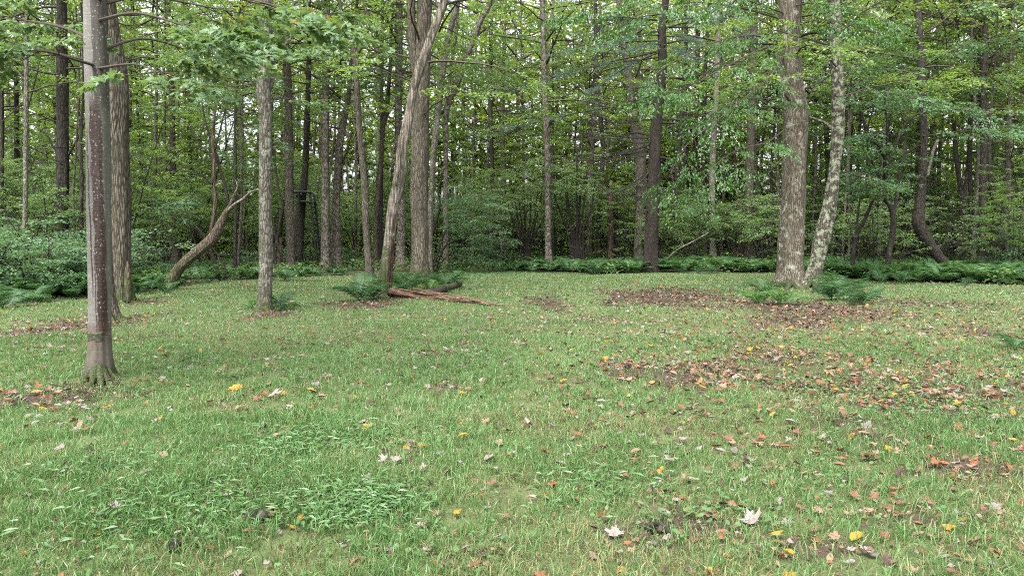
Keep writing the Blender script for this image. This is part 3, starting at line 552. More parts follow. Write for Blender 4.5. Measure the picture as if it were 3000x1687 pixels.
TD = [  # name, label, path, d, bark, extend, crowns, limbs, sides
 ('tall_trunk_tree', 'straight brown trunk beside the ladder stand, on its left side', [(852, 803, 32), (853, 780, 27), (850, 643, 25), (846, 450, 24), (846, 373, 23), (840, 186, 21), (829, 0, 19)], 35, 'bark_brown', 17, 1, ()),
 ('stand_tree', 'dark trunk the ladder stand leans against', [(879, 795, 24), (878, 760, 21), (877, 670, 25), (884, 580, 25), (893, 519, 19), (897, 414, 17), (902, 300, 15), (905, 150, 13)], 37, 'bark_dark', 16, 1, ()),
 ('mottled_trunk_tree', 'pale mottled straight trunk just right of the ladder stand', [(955, 798, 40), (955, 775, 31), (954, 643, 26), (953, 450, 22), (954, 373, 22), (955, 145, 19), (957, 0, 17)], 35.5, 'bark_patchy', 17, 1, ()),
 ('blotched_trunk_tree', 'dark blotched trunk leaning slightly right, second trunk right of the ladder stand', [(987, 796, 42), (986, 770, 33), (984, 643, 25), (986, 560, 20), (991, 478, 23), (996, 414, 22), (1020, 290, 13), (1028, 207, 11), (1040, 60, 9)], 36.5, 'bark_patchy', 15, 1, [dict(p=[(991, 500, 9), (1004, 470, 7), (1018, 440, 5), (1030, 390, 3)], mat='bark_dark')]),
 ('forked_tree', 'brown tree that forks into two limbs high up, left of the broken snag', [(1083, 815, 28), (1081, 790, 21), (1073, 671, 20), (1067, 533, 19), (1060, 450, 18), (1050, 331, 18), (1043, 200, 17), (1041, 160, 18)], 31, 'bark_brown', None, 0, [dict(p=[(1041, 168, 16), (1033, 140, 13), (1020, 104, 11), (1006, 86, 9), (999, 20, 9), (985, -60, 8), (975, -160, 6)]), dict(p=[(1042, 170, 15), (1052, 148, 13), (1066, 126, 12), (1079, 62, 11), (1067, 10, 10), (1072, -80, 8), (1080, -160, 6)])]),
 ('leaning_slim_tree', 'slim trunk leaning right with a forked top, between forked tree and snag', [(1098, 800, 20), (1100, 770, 16), (1101, 643, 14), (1110, 533, 14), (1118, 450, 13), (1123, 373, 13), (1131, 340, 13), (1140, 240, 11), (1146, 120, 8), (1150, 0, 6)], 39, 'bark_brown', 15, 1, [dict(p=[(1129, 345, 7), (1145, 325, 5), (1165, 295, 3)], mat='bark_dark')]),
 ('shadow_trunk_tree', 'thin dark trunk close behind the leaning slim tree', [(1116, 800, 15), (1115, 643, 12), (1118, 450, 11), (1119, 200, 9), (1121, 0, 8)], 42, 'bark_dark', 17, 1, ()),
 ('ringed_trunk_tree', 'pale ringed trunk rising between the broken snag and the big oak', [(1176, 800, 40), (1174, 745, 30), (1176, 624, 22), (1170, 500, 20), (1166, 373, 20), (1168, 250, 21), (1169, 41, 20), (1170, -50, 19)], 37, 'bark_patchy', 17, 1, [dict(p=[(1168, 60, 10), (1150, 20, 8), (1135, -20, 6)])]),
 ('big_oak_tree', 'biggest trunk at centre, broad brown ridged bark, ferns round its foot', [(1233, 822, 66), (1231, 795, 54), (1231, 697, 47), (1228, 560, 52), (1230, 414, 50), (1235, 248, 48), (1240, 124, 42), (1244, 0, 40), (1247, -80, 38)], 29.2, 'bark_oak', 17, 1, [dict(p=[(1226, 255, 26), (1214, 180, 24), (1207, 100, 23), (1205, 0, 21), (1203, -100, 16)])]),
 ('pale_leaning_tree', 'pale leaning trunk half hidden behind the right edge of the big oak', [(1259, 800, 22), (1259, 740, 17), (1262, 600, 16), (1270, 450, 17), (1284, 330, 17), (1296, 220, 18), (1312, 120, 16), (1332, 40, 14), (1350, -20, 12)], 34, 'bark_grey', 15, 1, ()),
 ('bent_dark_tree', 'trunk whose dark upper half bends to the right, right of the big oak', [(1305, 795, 24), (1306, 760, 18), (1306, 672, 17), (1306, 500, 14), (1306, 414, 14), (1309, 320, 17), (1330, 269, 17), (1350, 219, 16), (1367, 166, 16), (1388, 116, 15), (1408, 62, 14), (1434, 15, 12), (1445, -60, 10)], 38, 'bark_patchy', 14, 0, [dict(p=[(1309, 320, 12), (1296, 330, 9), (1270, 345, 5)], mat='bark_dark'), dict(p=[(1388, 116, 8), (1410, 95, 6), (1440, 75, 4)], mat='bark_dark'), dict(p=[(1309, 325, 12), (1318, 230, 10), (1335, 110, 9), (1345, 0, 7)])]),
 ('lone_pale_tree', 'pale slender trunk standing alone between the big oak and the pine', [(1608, 800, 30), (1607, 757, 21), (1605, 560, 19), (1604, 497, 18), (1597, 290, 17), (1592, 124, 16), (1588, 0, 14)], 38, 'bark_patchy', 16, 1, ()),
 ('pine_companion_tree', 'broad grey brown trunk just left of the dark pine', [(1870, 790, 30), (1871, 726, 26), (1875, 617, 26), (1876, 462, 31), (1866, 400, 29), (1850, 290, 25), (1836, 180, 22), (1818, 60, 18), (1810, -30, 16)], 41, 'bark_brown', 17, 1, ()),
 ('twin_upper_tree', 'grey trunk crossing behind the top of the pine companion', [(1894, 780, 18), (1890, 600, 16), (1880, 440, 15), (1871, 290, 15), (1866, 100, 14), (1862, -30, 12)], 46, 'bark_grey', 18, 1, ()),
 ('dark_slim_tree', 'dark slim trunk with a wide foot, left of the sawn-off snag', [(1755, 790, 26), (1754, 742, 15), (1757, 586, 12), (1766, 440, 13), (1764, 400, 13), (1755, 290, 12), (1748, 200, 11), (1744, 0, 9)], 43, 'bark_dark', 17, 1, ()),
 ('brown_back_tree', 'brown trunk behind the ferns, first right of the dark pine', [(1984, 785, 16), (1983, 735, 13), (1980, 600, 12), (1990, 431, 14), (2000, 300, 13), (2010, 100, 11)], 45, 'bark_dark', 16, 1, ()),
 ('shaded_back_tree', 'shaded thick trunk in the back, second right of the dark pine', [(2033, 780, 20), (2033, 726, 17), (2034, 560, 15), (2040, 300, 13), (2044, 60, 11)], 50, 'bark_dark', 18, 1, ()),
 ('black_back_tree', 'almost black trunk just left of a pale mossy trunk, behind the ferns', [(2065, 785, 20), (2064, 729, 17), (2060, 640, 13), (2062, 430, 11), (2066, 200, 10)], 47, 'bark_dark', 17, 1, ()),
 ('mossy_pale_tree', 'pale mossy trunk behind the fern bed between pine and lichen oak', [(2090, 790, 26), (2088, 740, 20), (2086, 600, 18), (2089, 431, 18), (2100, 250, 16), (2104, 60, 14), (2106, -40, 12)], 43, 'bark_grey', 17, 1, ()),
 ('broad_back_tree', 'broad brown trunk behind ferns, nearest on the left of the lichen oak', [(2194, 792, 34), (2193, 730, 28), (2195, 600, 25), (2200, 431, 23), (2203, 250, 21), (2210, 60, 19), (2212, -40, 18)], 44, 'bark_brown', 18, 1, ()),
 ('slant_back_tree', 'slanting dark snag leaning left in the back, left of the broad back trunk', [(2176, 780, 17), (2170, 680, 17), (2160, 560, 13), (2148, 430, 10)], 48, 'snag', None, 0, ()),
 ('lichen_oak_tree', 'thick trunk with pale lichen patches and ferns at its foot, right of the clearing', [(2313, 842, 92), (2313, 815, 78), (2315, 742, 72), (2324, 590, 68), (2329, 400, 66), (2330, 340, 70), (2318, 248, 65), (2313, 124, 63), (2316, 0, 62), (2318, -80, 60)], gpt(2313, 838)[1], 'bark_lichen_oak', 16, 1, ()),
 ('lichen_leaning_tree', 'leaning trunk thickly spotted with green lichen, beside the thick lichen oak', [(2378, 842, 56), (2380, 825, 46), (2390, 780, 43), (2406, 704, 46), (2424, 628, 40), (2438, 552, 38), (2448, 476, 34), (2455, 400, 35), (2456, 331, 35), (2450, 166, 35), (2446, 0, 33), (2444, -60, 31)], gpt(2378, 840)[1], 'bark_lichen', 15, 1, [dict(p=[(2443, 172, 11), (2420, 158, 9), (2390, 147, 9), (2350, 142, 8), (2280, 132, 7), (2200, 128, 5)], dd=2.0, mat='bark_stem'), dict(p=[(2440, 108, 9), (2410, 99, 8), (2380, 97, 7), (2345, 108, 6), (2300, 130, 5)], dd=1.5, mat='bark_stem'), dict(p=[(2440, 380, 9), (2420, 362, 8), (2390, 350, 7), (2362, 342, 6)], dd=.9, mat='bark_grey')]),
 ('curved_foot_tree', 'dark tree with a strongly curved foot sweeping in from the right', [(2812, 816, 34), (2795, 797, 30), (2755, 758, 27), (2718, 707, 31), (2692, 655, 33), (2693, 621, 30), (2702, 538, 24), (2705, 434, 21), (2706, 414, 20), (2702, 248, 20), (2693, 83, 18), (2689, 0, 17), (2687, -60, 16)], 32.0, 'bark_dark', 15, 1, [dict(p=[(2716, 520, 9), (2726, 480, 9), (2735, 440, 9), (2748, 410, 7)], mat='bark_grey'), dict(p=[(2695, 425, 7), (2670, 440, 8), (2650, 460, 9), (2640, 490, 9), (2634, 520, 8)], dd=-.5, mat='bark_stem')]),
 ('far_right_thick_tree', 'thick dark trunk among thin stems at the far right', [(2872, 790, 22), (2874, 745, 19), (2880, 572, 19), (2885, 400, 20), (2882, 300, 16), (2886, 100, 13)], 35, 'bark_dark', 15, 1, ()),
 ('far_right_leaning_tree', 'dark stem leaning left near the right edge, foot among ferns', [(2952, 790, 16), (2946, 760, 14), (2926, 641, 12), (2904, 560, 10), (2898, 470, 9), (2902, 350, 7)], 33, 'bark_dark', 12, 1, ()),
 ('far_right_upright_tree', 'upright rough trunk close to the right edge of the picture', [(2955, 795, 19), (2953, 700, 16), (2953, 560, 15), (2955, 400, 15), (2962, 200, 12), (2968, 40, 10)], 36, 'bark_brown', 15, 1, ()),
 ('right_pair_tree', 'left one of two thin dark trunks left of the far right thick trunk', [(2823, 790, 15), (2821, 710, 14), (2815, 560, 13), (2800, 452, 12), (2796, 300, 9)], 38, 'bark_dark', 14, 1, ()),
 ('right_pair_tree', 'right one of two thin dark trunks left of the far right thick trunk', [(2850, 790, 15), (2847, 728, 13), (2843, 560, 12), (2841, 434, 12), (2846, 250, 9)], 38, 'bark_dark', 14, 1, ()),
 ('behind_curve_tree', 'brown back trunk behind the curved foot tree', [(2737, 775, 22), (2735, 704, 20), (2732, 580, 16), (2738, 400, 13), (2744, 200, 11)], 46, 'bark_brown', 17, 1, ()),
 ('thin_left_tree', 'thin pale stem near the left edge rising through the shrubs', [(76, 850, 17), (75, 800, 14), (74, 690, 14), (75, 572, 14), (76, 400, 13), (77, 250, 11), (78, 60, 9), (79, -40, 8)], 23.5, 'bark_grey', 13, 1, [dict(p=[(78, 330, 5), (95, 270, 4), (112, 200, 3), (119, 172, 2)], mat='bark_stem')]),
 ('dark_left_tree', 'thick dark scaly trunk behind the left shrubs', [(183, 850, 40), (182, 800, 35), (181, 690, 34), (183, 560, 33), (184, 400, 32), (183, 290, 31), (181, 150, 28), (180, 0, 25)], 27, 'bark_dark', 14, 1, [dict(p=[(196, 460, 9), (215, 430, 7), (240, 380, 5), (262, 330, 3)], mat='bark_stem'), dict(p=[(170, 450, 9), (155, 430, 7), (140, 400, 5), (120, 380, 3)], mat='bark_stem')]),
 ('crooked_left_tree', 'thin crooked dark stem right of the thick dark scaly trunk', [(246, 830, 13), (247, 760, 11), (239, 650, 10), (240, 520, 9), (238, 480, 10), (237, 400, 9), (243, 290, 7), (242, 100, 6)], 26, 'bark_dark', 12, 1, ()),
 ('thin_left_stem_tree', 'thinner brown stem between the dark scaly trunk and the crooked stem', [(224, 830, 10), (223, 760, 9), (218, 650, 7), (215, 560, 6), (222, 450, 5), (228, 330, 4)], 27, 'bark_brown', 10, 1, ()),
 ('edge_left_tree', 'dark trunk cut by the left edge of the picture', [(2, 850, 16), (3, 745, 13), (3, 640, 12), (6, 450, 10), (5, 200, 9)], 28, 'bark_dark', 13, 1, ()),
 ('shaded_left_tree', 'short-looking shaded trunk behind shrubs, between the left edge stem and dark trunk', [(53, 830, 24), (53, 740, 22), (52, 660, 20), (50, 500, 15), (48, 300, 12)], 36, 'bark_dark', 14, 1, ()),
 ('back_trunk_tree', 'brown trunk behind ferns just right of the hollow-footed tree', [(443, 812, 16), (443, 760, 14), (446, 680, 13), (452, 560, 11), (456, 400, 10)], 34, 'bark_brown', 14, 1, ()),
 ('narrow_back_tree', 'narrow trunk left of the broad back trunk, behind the leaning mossy tree', [(490, 815, 11), (489, 740, 9), (486, 670, 9), (484, 500, 8), (482, 300, 7)], 35, 'bark_brown', 14, 1, ()),
 ('wide_back_tree', 'broad shaded trunk behind the foot of the leaning mossy tree', [(518, 808, 28), (515, 770, 24), (507, 690, 23), (508, 590, 20), (506, 450, 17), (502, 250, 14)], 37, 'bark_brown', 16, 1, ()),
 ('pair_back_tree', 'left of two upright trunks between the leaning mossy tree and pale slim tree', [(686, 818, 14), (688, 770, 12), (690, 650, 9), (690, 500, 8), (690, 300, 7)], 32, 'bark_dark', 13, 1, ()),
 ('pair_back_tree', 'right of two upright trunks between the leaning mossy tree and pale slim tree', [(695, 818, 10), (699, 740, 8), (706, 640, 7), (709, 560, 6), (710, 380, 5)], 32.5, 'bark_brown', 13, 1, ()),
]
for (nm, lab, pix, d, bark, ext, nc, limbs) in TD:
    wpx = pix[2][2]; cs = 1.0 if wpx * mpp(d) > 0.22 else 0.72
    cw = [] if (nm in ('narrow_back_tree', 'thin_left_stem_tree', 'shadow_trunk_tree', 'black_back_tree', 'far_right_leaning_tree', 'twin_upper_tree', 'brown_back_tree', 'crooked_left_tree')) else [cr(rng.uniform(6.2, 8.2) if d > 30 else rng.uniform(5.5, 7), cs * rng.uniform(.9, 1.1), d < 30)] if nc else []
    cw = cw if nc else []
    big = wpx > 40
    tree(nm, lab, pix, d, bark, ext, cw, limbs, 32 if big else 18, 0.055 if big else 0.06, 0.32 if big else 0.4, 0.08 if big else 0.16)
# forked tree's own leaves
for oo in [o for o in COL.objects if o.name.startswith('forked_tree')]: c = obj('crown', CROWN_LOOSE[0], oo, (-.3, 0, 9.4)); c['kind'] = 'stuff'

# leaning mossy tree with dead forks
tree('leaning_mossy_tree', 'mossy trunk leaning far right with dead forked limbs, behind small ferns at left', [(492, 850, 44), (500, 832, 36), (522, 790, 30), (557, 755, 30), (598, 721, 30), (630, 690, 31), (648, 652, 25), (662, 624, 18), (672, 606, 13), (691, 562, 8)], gpt(495, 846)[1], 'bark_mossy', None, [],
     [dict(p=[(664, 622, 9), (685, 600, 8), (712, 583, 7), (735, 563, 6), (757, 555, 5)], mat='deadwood', dd=-.5), dict(p=[(616, 700, 16), (621, 665, 12), (627, 624, 11), (631, 595, 12), (626, 538, 11), (627, 469, 9), (622, 400, 7), (630, 330, 6), (632, 260, 4)], mat='snag'),
      dict(p=[(671, 606, 9), (664, 570, 9), (660, 548, 9), (647, 503, 9), (630, 445, 8), (614, 400, 6), (600, 350, 5), (592, 300, 4)], mat='bark_stem', dd=.4), dict(p=[(626, 520, 7), (618, 540, 5), (600, 522, 5), (575, 512, 4), (545, 508, 3)], mat='bark_stem', dd=-.4),
      dict(p=[(626, 470, 6), (605, 440, 5), (590, 430, 4), (570, 400, 4), (555, 370, 3)], mat='bark_stem', dd=.5), dict(p=[(632, 545, 5), (642, 540, 4), (648, 538, 3)], mat='deadwood'), dict(p=[(691, 562, 6), (696, 545, 4), (690, 528, 3)], mat='deadwood'), dict(p=[(629, 440, 7), (640, 400, 5), (655, 340, 4), (668, 290, 3)], mat='bark_stem', dd=.3),
      dict(p=[(600, 522, 4), (560, 490, 3), (520, 500, 3), (480, 540, 2)], mat='bark_stem', dd=-.6), dict(p=[(592, 435, 4), (550, 433, 3), (515, 450, 3), (490, 490, 2)], mat='bark_stem', dd=.3)], 28, 0.06, 0.25, 0.08)
# rotten broken snag at centre: split at the foot, bark stripped
TS, BS, CS = tree('rotten_snag', 'rotting half-dead trunk leaning right with a split foot, at centre beside ferns', [(1122, 872, 46), (1124, 845, 36), (1134, 769, 35), (1142, 690, 32), (1151, 610, 30), (1168, 538, 33), (1182, 414, 29), (1200, 331, 26), (1215, 248, 24), (1242, 166, 24), (1273, 83, 23), (1297, 20, 22), (1312, -40, 20)], gpt(1124, 868)[1], 'deadwood', 10.5, [cr(8.0, .6, True)],
     [dict(p=[(1296, 40, 10), (1280, 10, 8), (1262, -30, 6)]), dict(p=[(1298, 20, 8), (1320, 10, 7), (1370, 0, 5), (1420, -15, 4)], mat='bark_stem'), dict(p=[(1240, 185, 14), (1230, 170, 10), (1226, 160, 5)], mat='bark_mossy')], 32, 0.09, 0.3, 0.06)
dS = BS[1]
for pts, mt, nm, off in (([(1146, 866, 7), (1145, 830, 9), (1147, 770, 8), (1150, 720, 9), (1153, 690, 3)], 'rotwood', 'split', -.16), ([(1136, 862, 8), (1138, 820, 8), (1141, 780, 8), (1145, 740, 6), (1148, 715, 2)], 'rotwood', 'split', -.19), ([(1160, 545, 3), (1166, 500, 8), (1172, 450, 9), (1178, 410, 6), (1182, 380, 2)], 'deadwood', 'bare_wood', -.2), ([(1152, 680, 2), (1156, 650, 6), (1160, 625, 2)], 'rotwood', 'split', -.17)):
    Pl = np.array([dpt(u, v, dS + off) - BS for u, v, w in pts]); C = catmull(np.hstack([Pl, np.array([[w / 2 * mpp(dS)] for *_, w in pts])]), 18); V, Q, T = tube(C[:, :3], np.maximum(C[:, 3], .004), 8, trunk_shape(77, .14, 0)); obj(nm, mesh_np('split_mesh', V, T, Q, [M[mt]], None, None, True), TS)
# sawn or snapped snags and stump
def snag(name, label, u, v0, v1, wpx, d, mat='snag'):
    root, b, C = tree(name, label, [(u, v0, wpx * 1.25), (u, v0 - 20, wpx), (u + 1, (v0 + v1) / 2, wpx * .95), (u, v1, wpx * .9)], d, mat, None, [], (), 16, 0.08, .3, .12, cat='snag')
    top = C[-1]; mb = MB()
    for i in range(7):
        a = i * 6.283 / 7; p = top[:3] + np.array([math.cos(a), math.sin(a), 0]) * top[3] * .75; h = rng.uniform(.1, .4); V, Q, T = tube(np.array([p - [0, 0, .1], p + [0, 0, h * .6], p + [rng.normal(0, .02), 0, h]]), [top[3] * .28, top[3] * .2, .004], 5); mb.add(V, T, Q)
    obj('broken_top', mb.mesh('broken_top_mesh', [M[mat]]), root)
snag('broken_snag', 'snapped-off brown trunk standing in ferns left of the dark pine', 1788, 790, 575, 18, 42)
snag('broken_snag', 'dark snapped trunk close to the right of the brown snapped trunk', 1804, 790, 580, 11, 43, 'bark_dark')
snag('tree_stump', 'low black tree stump in the woods between big oak and lone pale trunk', 1415, 778, 737, 21, 44, 'bark_dark')
snag('leaning_stub', 'reddish broken trunk stub left of the straight trunk by the ladder stand', 820, 806, 718, 14, 33.5, 'snag')

# ------------------------------------------------------------------ the dark pine with its dead whorled branches
def pine():
    d = 35.0
    root, b, C = tree('pine_tree', 'dark straight pine with many bare dead branches, right of centre', [(1906, 806, 52), (1907, 757, 42), (1912, 617, 37), (1917, 493, 36), (1918, 455, 35), (1926, 331, 31), (1940, 207, 26), (1940, 83, 22), (1950, 0, 20), (1957, -80, 17)], d, 'bark_pine', 17, [], (), 32, 0.03, 0.2, 0.08)
    def at(v):
        z = dpt(1915, v, d)[2] - b[2]; k = np.argmin(abs(C[:, 2] - z)); return C[k, :3]
    # dead branches: start height (pixel row), tip pixel, depth swing
    br = [(300, 1755, 320, -1.2), (285, 1820, 300, .8), (300, 1740, 300, 1.2), (345, 1700, 355, -.8), (350, 1730, 330, 1.5), (402, 1640, 375, -1.0), (400, 1700, 380, 1.4), (405, 1745, 340, .4), (415, 1720, 405, -1.6), (420, 1640, 480, .6), (425, 1700, 505, -.8), (430, 1680, 470, 1.5), (440, 1800, 480, -.5), (487, 1830, 575, -.6), (495, 1790, 565, .9), (520, 1760, 560, -.9), (560, 1800, 600, .8), (570, 1820, 570, -.7), (360, 2100, 352, -.6), (365, 2020, 342, 1.0), (350, 2060, 330, 1.7), (225, 2190, 205, -1.0), (230, 2080, 215, 1.2), (240, 1830, 262, -1.0), (255, 1780, 235, .8), (270, 2140, 190, -1.4), (490, 2040, 498, .5), (458, 2010, 455, -1.0), (500, 1990, 520, 1.1), (545, 1990, 560, -.6), (600, 1980, 605, .9), (610, 1850, 620, -.6), (85, 2130, 12, -.8), (75, 2040, -20, .8), (90, 1800, 90, -1.2), (60, 1780, 40, 1.0), (130, 2160, 60, -1.4), (150, 1770, 160, .7), (80, 2200, 50, 1.6)]
    for (v0, u1, v1, dd) in br:
        p0 = at(v0); p1 = dpt(u1, v1, d + dd) - b; L = np.linalg.norm(p1 - p0); mid = (p0 + p1) / 2 + np.array([0, 0, -.05 * L]) + rng.normal(0, .03 * L, 3)
        Cb = catmull(np.array([p0, p0 * .7 + p1 * .3 + [0, 0, -.03 * L], mid, p1 * .8 + p0 * .2 + rng.normal(0, .03 * L, 3), p1]), 12); mb = MB(); V, Q, T = tube(Cb, np.linspace(.05, .012, 12), 5); mb.add(V, T, Q)
        for q in range(8):
            k = rng.integers(4, 12); s = rng.choice([-1, 1]); dr = norm(p1 - p0); e = Cb[k] + (dr * .7 + s * np.array([-dr[1], dr[0], 0]) * .6 + np.array([0, 0, rng.normal(-.1, .4)])) * L * rng.uniform(.12, .3); V, Q, T = tube(np.array([Cb[k], (Cb[k] + e) / 2 + rng.normal(0, .04, 3), e]), [.016, .012, .006], 3, None, False); mb.add(V, None, Q)
        obj('branch', mb.mesh('branch_mesh', [M['deadtwig']], False), root)
    # live needle boughs
    mb = MB()
    boughs = [(120, 1620, 160, -1.5, 9), (150, 1480, 270, 1.2, 10), (100, 1760, 140, -1.5, 9), (60, 2180, 70, -1.2, 9), (70, 2080, 60, 1.2, 9), (110, 2060, 130, -1.8, 9), (150, 1740, 260, -1.2, 9), (60, 1650, 60, 1.2, 9), (170, 1590, 235, -1.4, 9), (30, 2230, 120, 1.0, 8), (40, 1700, 100, 1.8, 8), (130, 1850, 150, -2.0, 8), (-40, 1600, -20, 1.0, 9), (-40, 2200, -30, 1.0, 9), (300, 1480, 380, -1.0, 9), (130, 2010, 170, -1.5, 8)]
    for (v0, u1, v1, dd, n) in boughs:
        p0 = at(v0); p1 = dpt(u1, v1, d + dd * 1.3) - b; Cb = catmull(np.array([p0, p0 * .5 + p1 * .5 + [0, 0, .15], p1]), 14); V, Q, T = tube(Cb, np.linspace(.035, .008, 14), 4, None, False); mb.add(V, None, Q, mat=1)
        dr = norm(p1 - p0)
        for q in range(34):
            k = rng.integers(5, 14); s = rng.choice([-1, 1]); e = Cb[k] + (dr * rng.uniform(.2, .8) + s * np.array([-dr[1], dr[0], 0]) * rng.uniform(.2, .9) + np.array([0, 0, rng.normal(-.05, .15)])) * rng.uniform(.4, 1.0)
            m = 9; t = np.linspace(0.15, 1, m)[:, None]; pts = Cb[k] * (1 - t) + e * t; pts = np.repeat(pts, 12, 0); n_ = len(pts)
            D = norm(norm(e - Cb[k]) * .9 + rng.normal(0, .55, (n_, 3)) + [0, 0, .1]); X, Y, Z = frames(D, norm(rng.normal(0, 1, (n_, 3))))
            Vn, Tn = stamp(np.array([[-.03, 0, 0], [.03, 0, 0], [0, 1, 0]]), np.array([[0, 1, 2]]), pts, X, Y, Z, rng.uniform(.09, .15, n_)); mb.add(Vn, Tn, lv=np.repeat(np.clip(rng.normal(.5, .2, n_), 0, 1), 3))
    o = obj('needles', mb.mesh('needles_mesh', [M['needle'], M['deadtwig']]), root); o['kind'] = 'stuff'; o['label'] = 'blue green needle boughs'
pine()

# ------------------------------------------------------------------ low leafy boughs of the near trees
def bough(root, base, p0, pts, leaf, tmpl, mat, n_side, spl, sag=0.0, r0=.02, name='bough', clear=.2):
    "a limb along world points with sprays on both sides; one part"
    P = np.array([p0] + list(pts)) - base; C = catmull(P, 6 * len(P)); mb = MB(); V, Q, T = tube(C, np.linspace(r0, .005, len(C)), 6); mb.add(V, T, Q, mat=1)
    for q in range(n_side):
        k = rng.integers(int(len(C) * clear), len(C) - 1); d0 = norm(C[k + 1] - C[k]); s = rng.choice([-1, 1]); dd = norm(d0 * rng.uniform(.2, .9) + s * np.array([-d0[1], d0[0], 0]) * rng.uniform(.4, 1) + np.array([0, 0, rng.normal(-.02 - sag * .3, .14)])); l2 = rng.uniform(.15, .7); e = C[k] + dd * l2
        V, Q, T = tube(np.array([C[k], (C[k] + e) / 2 + rng.normal(0, .02, 3), e]), [.007, .005, .003], 4, None, False); mb.add(V, None, Q, mat=1); add_sprays(mb, [e], [dd], rng.uniform(*spl), leaf, tmpl, 0, None, sag)
    add_sprays(mb, [C[-1]], [norm(C[-1] - C[-2])], spl[1], leaf, tmpl, 0, None, sag)
    o = obj(name, mb.mesh('bough_mesh', [M[mat], M['twig']]), root); o['kind'] = 'stuff'; return o
d1 = B1[1]
for (v0, pl, n) in [(60, [(400, 40, -.6), (520, 70, -1.0), (640, 110, -1.3)], 15), (20, [(420, -10, .3), (600, 20, .6), (760, 50, .8)], 16), (150, [(430, 115, .8), (560, 150, 1.2), (660, 175, 1.4)], 13), (190, [(235, 180, -.4), (120, 150, -.8), (-40, 155, -1.0)], 12), (120, [(180, 80, .6), (60, 60, 1.0), (-80, 50, 1.2)], 12), (200, [(400, 190, -.8), (470, 215, -1.2)], 5), (-30, [(200, -40, -.8), (60, -20, -1.2), (-60, 10, -1.4)], 9), (0, [(480, -30, -1.0), (680, -10, -1.6), (820, 20, -2)], 10)]:
    z = dpt(285, v0, d1)[2]; k = np.argmin(abs(C1[:, 2] - z)); bough(T1, B1, C1[k, :3] + B1, [dpt(u, v, d1 + dd) for u, v, dd in pl], .082, MAPLE, 'leaf_maple', int(n * (.55 if pl[-1][0] > 285 else .8)), (.35, .65), 0, .02, 'bough', .5 if pl[-1][0] > 285 else .36)
d3 = B3[1]
for (v0, pl, n) in [(140, [(830, 110, -1), (880, 90, -1.6), (930, 110, -2.2)], 6), (110, [(720, 90, -1), (660, 70, -2), (600, 60, -2.6)], 8), (170, [(810, 160, -.8), (850, 150, -1.5)], 5), (240, [(720, 250, 1), (640, 260, 1.8), (560, 290, 2.2), (480, 310, 2.6)], 8), (200, [(700, 190, 1), (600, 200, 2)], 8), (60, [(850, 30, .6), (950, 40, 1.5), (1040, 60, 2)], 9), (300, [(830, 290, 1), (900, 300, 2)], 5)]:
    z = dpt(778, v0, d3)[2]; k = np.argmin(abs(C3[:, 2] - z)); bough(T3, B3, C3[k, :3] + B3, [dpt(u, v, d3 + dd) for u, v, dd in pl], .085, MAPLE, 'leaf_maple', int(n * .5), (.45, .8), 0, .02, 'bough', .5)
TL = [o for o in COL.objects if o.name.startswith('lichen_leaning_tree')][0]; BL = np.array(TL.location)
TO = [o for o in COL.objects if o.name.startswith('lichen_oak_tree')][0]; BO = np.array(TO.location); dO = BO[1]
for (u0, v0, pl, n, sg) in [(2300, 130, [(2200, 105, -2), (2080, 130, -3.5), (1960, 190, -5), (1880, 250, -5.5)], 20, .5), (2300, 135, [(2230, 145, -3), (2120, 200, -4.5), (2000, 260, -5.5), (1900, 290, -6)], 18, .6), (2300, 160, [(2250, 230, -2), (2130, 330, -4), (2000, 440, -5), (1960, 520, -5.4)], 20, .7), (2300, 60, [(2150, 20, -3), (2000, 10, -5), (1880, 40, -6), (1760, 100, -6.4)], 22, .6), (2300, 40, [(2100, -20, -4), (1900, -20, -6), (1760, 20, -7), (1660, 40, -7.4)], 20, .6), (2300, 380, [(2240, 420, -2), (2160, 440, -3), (2080, 500, -4), (2040, 560, -4.4)], 16, .7), (2300, 300, [(2250, 290, -1.5), (2150, 300, -3), (2060, 350, -4)], 13, .6), (2320, 20, [(2400, 10, -2), (2520, 30, -3), (2600, 60, -3.5)], 12, .5), (2320, 80, [(2420, 60, -3), (2560, 90, -4)], 10, .5)]:
    p0 = dpt(u0, v0, dO); bough(TO, BO, p0, [dpt(u, v, dO + dd) for u, v, dd in pl], .085, OVAL6, 'leaf_beech', int(n * 1.0), (.55, 1.0), sg, .03)
for (u0, v0, pl, n) in [(2455, 300, [(2520, 270, -.6), (2620, 275, -1.2), (2700, 290, -1.6)], 12), (2455, 220, [(2540, 180, 1), (2640, 160, 2)], 12), (2455, 500, [(2530, 520, 1), (2600, 540, 1.5)], 9)]:
    p0 = dpt(u0, v0, BL[1]); bough(TL, BL, p0, [dpt(u, v, BL[1] + dd) for u, v, dd in pl], .09, OVAL6, 'leaf_shrub', n, (.6, 1.0), .1, .02)
TC = [o for o in COL.objects if o.name.startswith('curved_foot_tree')][0]; BC = np.array(TC.location)
